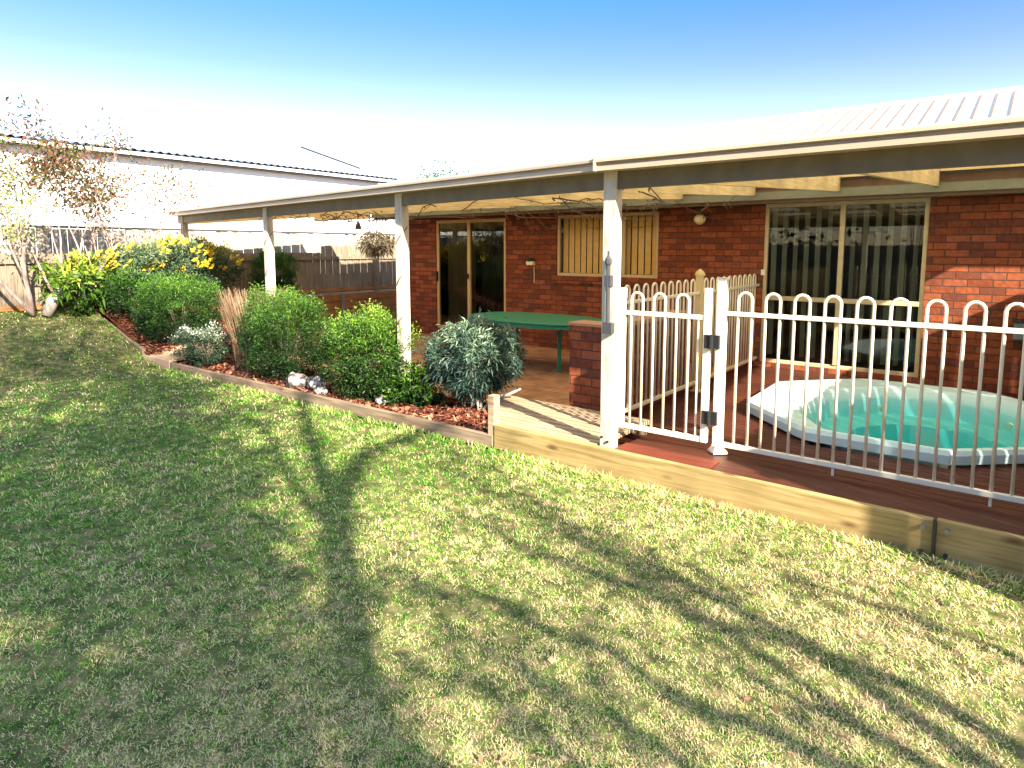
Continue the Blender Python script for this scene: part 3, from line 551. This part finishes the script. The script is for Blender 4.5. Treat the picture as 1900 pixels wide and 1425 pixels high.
# ------------------------------------------------------------------ fences and neighbours
def palings(root, name, X, y0, y1, ztf, zb, mat, face=1, pw=.10):
    o = MB(); yy = y0; k_ = 0
    while yy < y1:
        zt_ = ztf(yy) + random.uniform(-.012, .012); off = .012*(k_ % 2) + random.uniform(0, .004)
        o.box(X+off, X+off+.012, yy+.002, yy+pw-.003 + .008*(k_ % 2), zb, zt_); yy += pw; k_ += 1
    return o.build(name, mat, root)
bf = thing('paling_fence', 'weathered grey paling fence stepping up beyond the patio', 'fence', (-12.5, 7, -1))
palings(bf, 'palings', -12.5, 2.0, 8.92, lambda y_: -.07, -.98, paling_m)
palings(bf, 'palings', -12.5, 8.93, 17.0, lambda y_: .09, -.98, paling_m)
MB().box(-12.475, -12.43, 2.0, 17, -.22, -.15).build('rail', paling_m, bf); MB().box(-12.475, -12.43, 2.0, 17, -.96, -.88).build('rail', sleeper_m, bf)
for y_ in (2.1, 4.7, 7.3, 10.42, 13.0): MB().box(-12.42, -12.32, y_-.05, y_+.05, -1.02, -.06).build('post', paling_m, bf)
rw = thing('sleeper_wall', 'brown timber sleeper retaining wall under the paling fence', 'retaining wall', (-12.3, 8, -1.7))
for k_ in range(4): MB().box(-12.36, -12.30, 6.0, 17, -1.72+.18*k_, -1.55+.18*k_).build('sleeper', sleeper_m, rw, bevel=.006)
for y_ in (6.3, 9.3, 12.3): MB().box(-12.298, -12.24, y_-.05, y_+.05, -1.72, -1.0).build('post', paling_m, rw, bevel=.004)
wf = thing('neighbour_fence', 'tall sunlit pale fence with dark capping behind the paling fence', 'fence', (-13.6, 7, -1))
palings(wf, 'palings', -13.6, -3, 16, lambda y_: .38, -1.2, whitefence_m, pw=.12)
MB().box(-13.60, -13.56, -3, 16.2, .385, .43).build('capping', capdark, wf)
nh = thing('neighbour_house', 'white neighbouring house with corrugated roof edge behind the fences', 'house', (-17, 6, -1))
MB().box(-24, -16.2, -6, 13.8, -1.3, 2.10).build('wall', white_wall, nh)
MB().box(-16.198, -16.0, -6.2, 14.0, 2.10, 2.13).build('eaves_shade_strip', capdark, nh)  # near-black soffit strip paints the shadow line under the gutter
MB().prism([(-16.0, 2.132), (-15.90, 2.132), (-15.88, 2.20), (-15.90, 2.20), (-15.915, 2.142), (-16.0, 2.142)], 'y', -6.4, 14.3).build('gutter', white_wall, nh)
ys = np.linspace(-6.5, 14.4, 800); cor = .03*np.sin(ys*2*math.pi/.19)
V = np.concatenate([np.stack([0*ys-15.93, ys, 2.25+cor], -1), np.stack([0*ys-20, ys, 2.52+cor], -1), np.stack([0*ys-24.5, ys, 2.24+cor], -1)]); i = np.arange(799)
arr_mesh('roof', V, np.concatenate([np.stack([i, i+1, i+801, i+800], -1), np.stack([i, i+1, i+801, i+800], -1)+800]), roof_grey, nh)
MB().tube([(-16.6, 11.3, 2.95), (-16.6, 13.4, 2.55)], .03, 6).build('flue_stay', capdark, nh); MB().tube([(-16.6, 12.0, 2.3), (-16.6, 12.0, 2.82)], .02, 6).build('stay_post', white_wall, nh)
# side boundary fence just outside the right edge (shades the deck)
rf = thing('side_fence', 'grey paling side fence at the right boundary shading the deck', 'fence', (1.35, 6, -1.7))
palings(rf, 'palings', 1.32, 3.38, 9.1, lambda y_: .34, -1.8, paling_m)
MB().box(1.335+.01, 1.38, 3.3, 9.1, .1, .18).box(1.345, 1.38, 3.3, 9.1, -1.4, -1.32).build('rail', paling_m, rf)

kf = thing('back_fence', 'grey paling fence along the yard edge behind the viewer', 'fence', (-2, -7, -1.7))
o = MB(); xx = -12.5; k_ = 0
while xx < 9: o.box(xx+.002, xx+.097, -7+.012*(k_ % 2), -6.988+.012*(k_ % 2), -1.8, .15+random.uniform(-.01, .01)); xx += .1; k_ += 1
o.build('palings', paling_m, kf)
for z_ in (-1.4, -.2): MB().box(-12.5, 9, -6.97, -6.92, z_-.04, z_+.04).build('rail', paling_m, kf)

# ------------------------------------------------------------------ plants
def blob(n_, c, rad, seed, shell=.55, lump=.16, flat=.0):
    d = rng.normal(size=(n_, 3)); d /= np.linalg.norm(d, axis=1)[:, None]
    L_ = 1 + lump*(np.sin(d[:, 0]*5+seed)*np.cos(d[:, 1]*4.3+seed*2) + .7*np.sin(d[:, 2]*7+d[:, 0]*6+seed*3) + .5*np.sin(d[:, 1]*11+d[:, 2]*9+seed))
    rr = (1 - shell*rng.random(n_)**1.6)*L_; p = d*rr[:, None]
    p = np.sign(p)*np.abs(p)**(1-flat)
    return p*np.array(rad) + np.array(c), d
def leaves(name, pts, dirs, ln_, wd_, mat, parent, jit=.6, up=.3, droop=0, bias=None, fold=True):
    n_ = len(pts); D = dirs + rng.normal(size=(n_, 3))*jit + np.array([0, 0, up]); D /= np.linalg.norm(D, axis=1)[:, None]
    q = rng.normal(size=(n_, 3)); W = np.cross(D, q); W /= np.linalg.norm(W, axis=1)[:, None]
    l = (ln_*(.6+.8*rng.random(n_)))[:, None]; w_ = (wd_*(.7+.6*rng.random(n_)))[:, None]
    mid = pts + D*l*.5; tip = pts + D*l - np.array([0, 0, droop])*l
    V = np.stack([pts, mid+W*w_*.5, tip, mid-W*w_*.5], 1).reshape(-1, 3); i = np.arange(n_)*4
    v = rng.random(n_) if bias is None else np.clip(bias + rng.normal(0, .18, n_), 0, 1)
    return arr_mesh(name, V, np.stack([i, i+1, i+2, i+3], -1), mat, parent, attr=np.repeat(v, 4))
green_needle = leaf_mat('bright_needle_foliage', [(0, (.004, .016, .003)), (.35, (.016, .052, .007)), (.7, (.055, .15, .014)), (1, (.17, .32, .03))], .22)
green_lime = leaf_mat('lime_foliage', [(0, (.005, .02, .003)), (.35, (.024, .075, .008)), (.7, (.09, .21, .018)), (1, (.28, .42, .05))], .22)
grey_leaf = leaf_mat('grey_green_foliage', [(0, (.010, .03, .025)), (.45, (.04, .085, .065)), (.8, (.11, .18, .11)), (1, (.36, .44, .28))], .2)
silver_daisy = leaf_mat('silver_green_foliage', [(0, (.015, .045, .025)), (.5, (.07, .13, .06)), (1, (.26, .32, .18))], .3)
yellow_fl = leaf_mat('yellow_flowers', [(0, (.75, .50, .02)), (1, (.90, .75, .08))], .3)
bush_yg = leaf_mat('yellow_green_foliage', [(0, (.02, .05, .01)), (.4, (.10, .22, .02)), (.75, (.40, .48, .06)), (1, (.75, .55, .10))], .35)
white_mix = leaf_mat('white_flecked_foliage', [(0, (.015, .04, .02)), (.6, (.055, .10, .05)), (.86, (.16, .20, .12)), (.93, (.6, .6, .55)), (1, (.7, .7, .65))], .2)
dry_m = leaf_mat('dry_grass', [(0, (.10, .06, .035)), (.5, (.30, .19, .11)), (1, (.52, .38, .25))], .2)
tree_leaf = leaf_mat('autumn_leaves', [(0, (.03, .06, .015)), (.4, (.11, .12, .03)), (.65, (.22, .11, .04)), (.88, (.26, .08, .05)), (1, (.30, .18, .12))], .35)
dark_leaf = leaf_mat('dark_foliage', [(0, (.012, .04, .012)), (.6, (.04, .12, .02)), (1, (.10, .22, .04))], .3)
def stems(parent, c, z0, n_, h, spread, r_, mat, name='stem', seed=0):
    mb = MB(); rd = random.Random(seed)
    for k_ in range(n_):
        a = rd.uniform(0, 6.28); e = rd.uniform(.2, 1)*spread; tx = c[0]+math.cos(a)*e; ty = c[1]+math.sin(a)*e
        mb.tube([(c[0]+.03*math.cos(a), c[1]+.03*math.sin(a), z0), ((c[0]*.6+tx*.4), (c[1]*.6+ty*.4), z0+h*.45), (tx, ty, z0+h)], [r_, r_*.7, r_*.3], 6)
    return mb.build(name, mat, parent, smooth=True)
def bush(name, label, cat, c, zg, rad, n_, ln_, wd_, mat, seed, grp=None, flat=.12, jit=.7, up=.35, droop=0, core=True, lump=.17, shell=.6, bark=bark_dark, lift=.05):
    o = thing(name, label, cat, (c[0], c[1], zg), grp)
    cz = zg + rad[2] + lift; p, d = blob(n_, (c[0], c[1], cz), rad, seed, shell=shell, flat=flat, lump=lump)
    # clumps: pull points to random tuft centres for an uneven outline
    tc, _ = blob(max(30, n_//160), (c[0], c[1], cz), [q*1.0 for q in rad], seed+9, shell=.25, flat=flat, lump=lump)
    j = rng.integers(0, len(tc), n_); m_ = rng.random(n_) < .62; p[m_] = tc[j[m_]] + rng.normal(size=(m_.sum(), 3))*np.array(rad)*.085
    st_ = rng.random(n_) < .05; p[st_] = np.array([c[0], c[1], cz]) + (p[st_]-np.array([c[0], c[1], cz]))*(1.04+.16*rng.random((st_.sum(), 1)))
    ok = p[:, 2] > zg + .01; p, d, j, m_ = p[ok], d[ok], j[ok], m_[ok]
    rel = (p[:, 2]-zg)/(2*rad[2]); b_ = .02 + .68*rel**1.3 + .16*np.sin(j*1.7)*m_  # leaf tone darkens toward the base, painting shade into the foliage colour
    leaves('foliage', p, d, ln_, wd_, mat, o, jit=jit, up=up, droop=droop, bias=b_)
    stems(o, c, zg-.02, 9, rad[2]*1.5, min(rad[:2])*.7, .014, bark, seed=seed)
    return o
GB = 'clipped fine leaved bushes in the garden bed'
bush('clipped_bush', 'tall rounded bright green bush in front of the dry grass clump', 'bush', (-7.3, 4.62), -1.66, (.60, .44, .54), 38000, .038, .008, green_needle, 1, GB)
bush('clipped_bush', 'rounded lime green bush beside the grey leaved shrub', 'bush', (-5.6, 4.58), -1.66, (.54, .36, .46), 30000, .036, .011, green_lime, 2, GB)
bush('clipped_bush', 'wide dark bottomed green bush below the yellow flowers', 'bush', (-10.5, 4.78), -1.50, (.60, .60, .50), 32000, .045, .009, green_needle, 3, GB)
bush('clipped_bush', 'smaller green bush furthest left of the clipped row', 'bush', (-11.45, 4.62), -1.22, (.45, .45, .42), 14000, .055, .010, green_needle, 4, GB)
gs = bush('grey_shrub', 'round shrub with long narrow grey green leaves beside the boardwalk', 'shrub', (-4.40, 4.98), -1.60, (.48, .44, .385), 13000, .078, .013, grey_leaf, 13, None, flat=.0, jit=.8, up=.15, droop=.2, lump=.06, bark=bark_pale, lift=.10)
MB().tube([(-4.28, 4.92, -1.68), (-4.2, 4.95, -1.58), (-4.02, 5.0, -1.47), (-3.85, 5.05, -1.38)], [.022, .02, .015, .01], 8).tube([(-4.28, 4.92, -1.66), (-4.3, 5.0, -1.5), (-4.2, 5.05, -1.3)], [.022, .018, .012], 8).tube([(-4.28, 4.92, -1.66), (-4.4, 5.0, -1.5), (-4.5, 5.1, -1.3)], [.02, .018, .012], 8).build('trunk', bark_pale, gs, smooth=True)
bush('flowering_ground_shrub', 'low shrub flecked with tiny white flowers behind the low board', 'shrub', (-9.05, 4.47), -1.66, (.48, .30, .25), 9000, .028, .014, white_mix, 6, None)
bush('lime_ground_plant', 'loose yellow green plant between the lime bush and the grey shrub', 'plant', (-4.98, 4.72), -1.66, (.26, .20, .22), 3600, .045, .02, green_lime, 7, None, lift=0)
dg = thing('dry_grass_clump', 'tall clump of brown dry grass stems behind the bushes', 'ornamental grass', (-8.45, 5.0, -1.64))
def blades(parent, c, z0, n_, h, spread, w_, mat, lean=.25, name='blades'):
    a = rng.uniform(0, 6.283, n_); r0 = spread*np.sqrt(rng.random(n_)); B0 = np.stack([c[0]+r0*np.cos(a), c[1]+r0*np.sin(a), np.full(n_, z0)], -1)
    l = h*(.55+.5*rng.random(n_)); ln = np.stack([np.cos(a)*lean*rng.random(n_), np.sin(a)*lean*rng.random(n_), np.ones(n_)], -1)
    m1 = B0 + ln*(l*.55)[:, None]; t1 = B0 + ln*l[:, None] + np.stack([np.cos(a), np.sin(a), -.3+0*a], -1)*(l*lean*.35)[:, None]
    th2 = rng.uniform(0, 3.14, n_); W_ = np.stack([np.cos(th2), np.sin(th2), 0*th2], -1)*w_
    V = np.stack([B0-W_, B0+W_, m1+W_, m1-W_, t1+W_*.3, t1-W_*.3], 1).reshape(-1, 3); i = np.arange(n_)*6
    return arr_mesh(name, V, np.concatenate([np.stack([i, i+1, i+2, i+3], -1), np.stack([i+3, i+2, i+4, i+5], -1)]), mat, parent, attr=np.repeat(rng.random(n_), 6))
blades(dg, (-8.3, 4.85), -1.66, 1500, 1.12, .30, .004, dry_m, .18)
db = bush('daisy_bush', 'large silvery bush covered in yellow daisies behind the clipped bushes', 'bush', (-11.7, 5.35), -.90, (.60, 1.0, .46), 24000, .06, .02, silver_daisy, 8, None, lift=.1)
p, d = blob(460, (-11.7, 5.35, -.34), (.66, 1.04, .50), 8, shell=.06); k = (p[:, 2] > -.35)
fl = []; 
p = p[k]; nF = len(p)
pp = np.repeat(p, 8, 0); ang = np.tile(np.arange(8)*math.pi/4, nF); dd = np.stack([np.cos(ang), np.sin(ang)*.6 - .3, np.sin(ang)*.7], -1)
leaves('daisies', pp, dd, .065, .045, yellow_fl, db, jit=.15, up=0)
yb = bush('yellow_green_bush', 'glossy yellow and green leafed bush under the autumn tree', 'bush', (-12.0, 3.98), -1.02, (.45, .50, .42), 2800, .13, .04, bush_yg, 10, None, jit=.8, up=.5, droop=.3, lump=.2)
ps_ = bush('upright_shrub', 'dark upright shrub behind the second post from the left', 'shrub', (-11.7, 7.25), -1.0, (.40, .35, .45), 6000, .10, .014, dark_leaf, 11, None, up=1.6, jit=.4)
bush('low_leafy_plant', 'small dark leafy plant at the foot of the lime bush', 'plant', (-5.2, 4.6), -1.66, (.22, .16, .11), 1600, .05, .02, green_lime, 12, None, lift=0)
bush('tall_hedge', 'tall dark hedge beyond the fence behind the viewer', 'hedge', (-3, -8.6), -1.7, (9.5, 1.2, 2.6), 30000, .30, .16, dark_leaf, 21, None, flat=.5, lump=.06, shell=.3, lift=0)
# autumn tree at the left
def branch_tree(parent, segs, mat, name='trunk', n=8):
    mb = MB()
    for pts, r0, r1 in segs:
        m_ = len(pts); mb.tube(pts, [r0+(r1-r0)*k_/(m_-1) for k_ in range(m_)], n)
    return mb.build(name, mat, parent, smooth=True)
def grow(base, dirv, length, r0, depth, rd, segs, tips, bend=.25, up=.12):
    pts = [Vector(base)]; d = Vector(dirv).normalized(); n_ = 5
    for k_ in range(n_):
        d = (d + Vector((rd.uniform(-bend, bend), rd.uniform(-bend, bend), rd.uniform(-bend*.5, bend*.5)+up))*.5).normalized(); pts.append(pts[-1] + d*length/n_)
    segs.append((pts, r0, r0*.45))
    if depth == 0: tips += pts[2:]; return
    for k_ in range(rd.choice([2, 3, 3])):
        at = pts[rd.choice([2, 3, 4, 5])]; nd = (d + Vector((rd.uniform(-1, 1), rd.uniform(-1, 1), rd.uniform(-.3, .8)))*.75).normalized()
        grow(at, nd, length*rd.uniform(.55, .8), r0*.5, depth-1, rd, segs, tips, bend, up)
def small_tree(name, label, base, stemsd, leafn, leafl, mat, seed, bark, length=1.3, r0=.05, depth=3, spread=.12, cat='tree'):
    o = thing(name, label, cat, base); rd = random.Random(seed); segs = []; tips = []
    for dv in stemsd: grow(base, dv, length*rd.uniform(.8, 1.1), r0, depth, rd, segs, tips)
    branch_tree(o, segs, bark, n=6); tp = np.array([tuple(t) for t in tips]); p = tp[rng.integers(0, len(tp), leafn)] + rng.normal(size=(leafn, 3))*spread
    leaves('crown', p, rng.normal(size=(leafn, 3)), leafl, leafl*.45, mat, o, jit=.3, up=-.3, droop=.1); return o
small_tree('autumn_tree', 'sparse autumn tree with pale twigs and orange leaves at the left edge', (-12.0, 3.75, -1.0), [(0, .55, .9), (.1, -.1, 1), (0, -.6, .8), (.15, .25, 1.2), (.1, .9, .7)], 5600, .070, tree_leaf, 5, bark_pink, 1.36, .030, 4, .13)
small_tree('leaning_tree', 'leaning pale trunked tree cut by the left edge of the lawn', (-11.9, 3.25, -1.0), [(0, -.7, 1), (0, -.2, 1)], 1300, .065, leaf_mat('mixed_leaves', [(0, (.05, .12, .03)), (.5, (.25, .34, .08)), (1, (.5, .35, .15))], .35), 8, bark_pink, 1.5, .04, 2, .14)
sg = thing('cut_stump', 'pale leaning cut branch stump under the autumn tree', 'stump', (-11.95, 3.55, -1.0))
MB().tube([(-11.9, 3.42, -1.02), (-11.88, 3.5, -.82), (-11.86, 3.68, -.62), (-11.86, 3.84, -.52)], [.08, .09, .10, .085], 10).build('trunk', bark_pale, sg, smooth=True)
small_tree('distant_tree', 'distant green treetop showing above the verandah gutter', (-24.0, 23.6, -1.0), [(0, .1, 1), (.3, .2, 1)], 6000, .20, green_lime, 3, bark_dark, 2.42, .1, 2, .45)
# rocks
def rock(label, c, rad, seed):
    import bmesh
    bm = bmesh.new(); bmesh.ops.create_icosphere(bm, subdivisions=3, radius=1); rd = random.Random(seed); ph = [rd.uniform(0, 6) for _ in range(6)]
    for v in bm.verts:
        q = v.co; f_ = 1 + .16*math.sin(q.x*3+ph[0])*math.sin(q.y*4+ph[1]) + .12*math.sin(q.z*6+ph[2]+q.x*4) + .05*math.sin(q.y*13+ph[3]); v.co = Vector((q.x*rad[0], q.y*rad[1], q.z*rad[2]))*f_
    me = bpy.data.meshes.new('rock'); bm.to_mesh(me); bm.free(); o = bpy.data.objects.new('rock', me); COL.objects.link(o); me.materials.append(rock_m); o.location = c
    me.polygons.foreach_set('use_smooth', [True]*len(me.polygons)); return tag(o, label, 'rock', 'rocks in the garden bed')
rock('pale mottled rock leaning on the low board under the tall bush', (-6.75, 4.42, -1.58), (.15, .11, .11), 1)
rock('darker angular rock between the two rounded bushes', (-6.42, 4.46, -1.57), (.12, .10, .10), 2)
rock('small pinkish rock nearest the lime bush', (-6.2, 4.36, -1.61), (.10, .06, .06), 3)
rock('small white rock at the right foot of the lime bush', (-5.25, 4.46, -1.60), (.09, .06, .06), 4)
# hanging plant and bell under the verandah
hb = thing('hanging_basket', 'hanging basket with white flowers beside the second verandah post', 'hanging plant', (-9.0, 7.6, .1))
MB().lathe((-9.0, 7.6, .05), [(.06, -.16), (.13, -.08), (.16, 0), (.15, .02)], 14).build('basket', bark_dark, hb)
MB().tube([(-9.0, 7.6, .05), (-9.0, 7.6, .62)], .006, 5).build('chain', black_metal, hb)
p, d = blob(900, (-9.0, 7.6, .12), (.30, .30, .22), 3); leaves('foliage', p, d, .07, .03, leaf_mat('white_flower_leaves', [(0, (.05, .08, .05)), (.4, (.2, .22, .15)), (.7, (.8, .78, .68)), (1, (.85, .82, .75))], .3), hb, jit=.8, up=0, droop=.5)
bl = MB().lathe((-8.0, 6.4, .36), [(.05, -.05), (.045, .0), (.02, .05), (.008, .07), (.006, .2)], 12)
tag(bl.build('hanging_bell', black_metal, None), 'small dark bell hanging from the verandah rafters', 'bell')
# dry vine twining under the verandah
vn = thing('climbing_vine', 'bare dark climbing vine tangled along the verandah rafters', 'vine', (-5, 5, .4)); rd = random.Random(4); vb = MB(); tips = []
def vine(p_, d_, n_, r_, sx=.12):
    pts = [Vector(p_)]; d = Vector(d_)
    for k_ in range(n_):
        d = (d + Vector((rd.uniform(-1, 1), rd.uniform(-1, 1), rd.uniform(-1, .75)))*.55).normalized(); q = pts[-1] + d*sx; q.y = max(q.y, 4.37+sy(q.x)); q.z = min(max(q.z, .33), .60 + (q.y-4.3-sy(q.x))*.05); pts.append(q)
    vb.tube(pts, [r_*(1-.6*k_/n_) for k_ in range(n_+1)], 5); return pts
for k_ in range(30):
    x_ = rd.uniform(-8.5, -2.2); y_ = sy(x_) + rd.choice([4.36, 4.4, 5.0, 5.8]); vine((x_, y_, .42+dz(x_)), (rd.choice([-1, 1]), 0, .1), rd.randint(7, 14), .006)
for k_ in range(12):
    x_ = rd.uniform(-8, -3); pts = vine((x_, 8.6, .68), (1, 0, 0), 10, .005); 
for k_ in range(16):
    x_ = rd.choice([rd.uniform(-4.3, -3.9), rd.uniform(-3.4, -2.9), rd.uniform(-7.2, -4.4)]); vb.tube([(x_, 8.52, .64), (x_+rd.uniform(-.05, .05), 8.5, .58), (x_+rd.uniform(-.12, .12), 8.48, .48+rd.uniform(0, .06))], [.006, .005, .003], 5)
for px_ in (-5.14, -8.43): MB().tube([(px_+.06*math.cos(k_*1.1), 4.30+sy(px_)+.07*math.sin(k_*1.1), -1.5+k_*.075) for k_ in range(26)], .006, 5).build('coiled_stem', bark_dark, vn)
vb.build('stems', bark_dark, vn); nv = 700; vv = np.array(vb.v); p = vv[rng.integers(0, len(vv), nv)]; leaves('foliage', p, rng.normal(size=(nv, 3)), .035, .014, leaf_mat('dry_vine_leaves', [(0, (.05, .04, .03)), (1, (.20, .14, .08))], .2), vn, up=-.6)

# ------------------------------------------------------------------ tall tree standing behind the viewer (its shade falls over the lawn)
st = thing('unseen_shade_tree', 'large many stemmed garden tree unseen behind the viewer casting branching shade', 'tree', (3.6, -.6, -1.7))
th = R(6.3); yw = R(38.1); fwv = Vector((-math.sin(yw)*math.cos(th), math.cos(yw)*math.cos(th), -math.sin(th))); rtv = Vector((math.cos(yw), math.sin(yw), 0)); upv = rtv.cross(fwv)
def groundpt(px_, py_):
    v = fwv + rtv*((px_-950)/1201) + upv*((596-py_)/1201); return v*(-1.68/v.z)
def lift(g, xt):
    t_ = xt - g.x; return Vector((xt, g.y - .37*t_, g.z + .63*t_))
SH = [([(710,1500),(655,1425),(612,1250),(590,1080),(572,960)], 3.3, .12, .10), ([(585,960),(605,900),(650,850),(720,820),(800,800)], 3.35, .10, .05), ([(585,960),(555,880),(540,800),(530,740)], 3.2, .11, .06), ([(575,1000),(520,930),(480,860),(450,790)], 3.1, .07, .04),
      ([(1500,1210),(1300,1120),(1156,1055),(1050,1005),(937,950),(850,900),(770,865)], 2.9, .055, .025), ([(1900,1400),(1700,1290),(1480,1215),(1300,1170),(1190,1110),(1080,1080),(980,1040),(900,1000),(830,960)], 3.0, .07, .03),
      ([(1600,1480),(1400,1380),(1250,1330),(1130,1240),(1000,1190),(880,1130),(760,1110),(660,1060)], 3.15, .06, .03), ([(1250,1440),(1100,1350),(960,1290),(860,1230),(780,1180)], 3.2, .05, .025), ([(1050,1450),(950,1380),(850,1300),(800,1270)], 3.25, .045, .03),
      ([(1900,1230),(1750,1170),(1600,1120),(1450,1080)], 2.8, .03, .02), ([(1156,1058),(1000,960),(900,880),(820,850)], 2.85, .03, .02), ([(1480,1215),(1330,1120),(1200,1060),(1080,1000)], 3.05, .03, .02), ([(1700,1425),(1500,1330),(1330,1250)], 3.1, .05, .03)]
tm = MB(); tips = []
for k_, (pts, xt, r0, r1) in enumerate(SH):
    f_ = 1 if k_ == 0 else (.9 if k_ < 4 else .72); r0 *= f_; r1 *= f_
    q = [lift(groundpt(*p_), xt) + Vector((rd.uniform(-.04, .04), rd.uniform(-.02, .02), 0)) for p_ in pts]; m_ = len(q); tm.tube(q, [r0+(r1-r0)*k2/(m_-1) for k2 in range(m_)], 8); tips += q[1:]
    bs = Vector((3.6, -.6, -1.75)) if k_ < 4 else Vector((3.4, .75, -1.75))
    if q[0].z > -1.6 and (k_ == 0 or k_ > 3): tm.tube([bs, (bs+q[0])/2 + Vector((0, 0, -.1)), q[0]], [.10 if k_ == 0 else .05, .08 if k_ == 0 else .04, r0], 8)
tm.build('trunk', bark_dark, st, smooth=True)
tp = np.array([tuple(t_) for t_ in tips]); nl = 1900; p = tp[rng.integers(0, len(tp), nl)] + rng.normal(size=(nl, 3))*np.array([.18, .13, .16])
leaves('leaves', p, rng.normal(size=(nl, 3)), .085, .045, dark_leaf, st, up=-.4)
# dense crown: cluster centres filling the part of the sky that shades the lower left
nc = 620; cc = np.stack([rng.uniform(3.3, 5.6, nc), 0*np.zeros(nc), rng.uniform(1.3, 9.2, nc)], -1)
pm = .56 - .12*sm((cc[:, 2]-3.3)/.5)*(cc[:, 2] < 4.4) - .9*sm((cc[:, 2]-5.4)/3); keep_ = (cc[:, 2] < 4.2) | (rng.random(nc) < np.where(cc[:, 2] > 5.6, .32, .6)); cc[:, 1] = (pm - rng.random(nc)**1.25*5.6) - .395*cc[:, 0]
cc = cc[keep_]; nc = len(cc); nl = 26000; j = rng.integers(0, nc, nl); p = cc[j] + rng.normal(size=(nl, 3))*np.where(cc[j][:, 2:3] > 4.2, .38, .22); leaves('crown', p, rng.normal(size=(nl, 3)), .17, .10, dark_leaf, st, up=-.3)
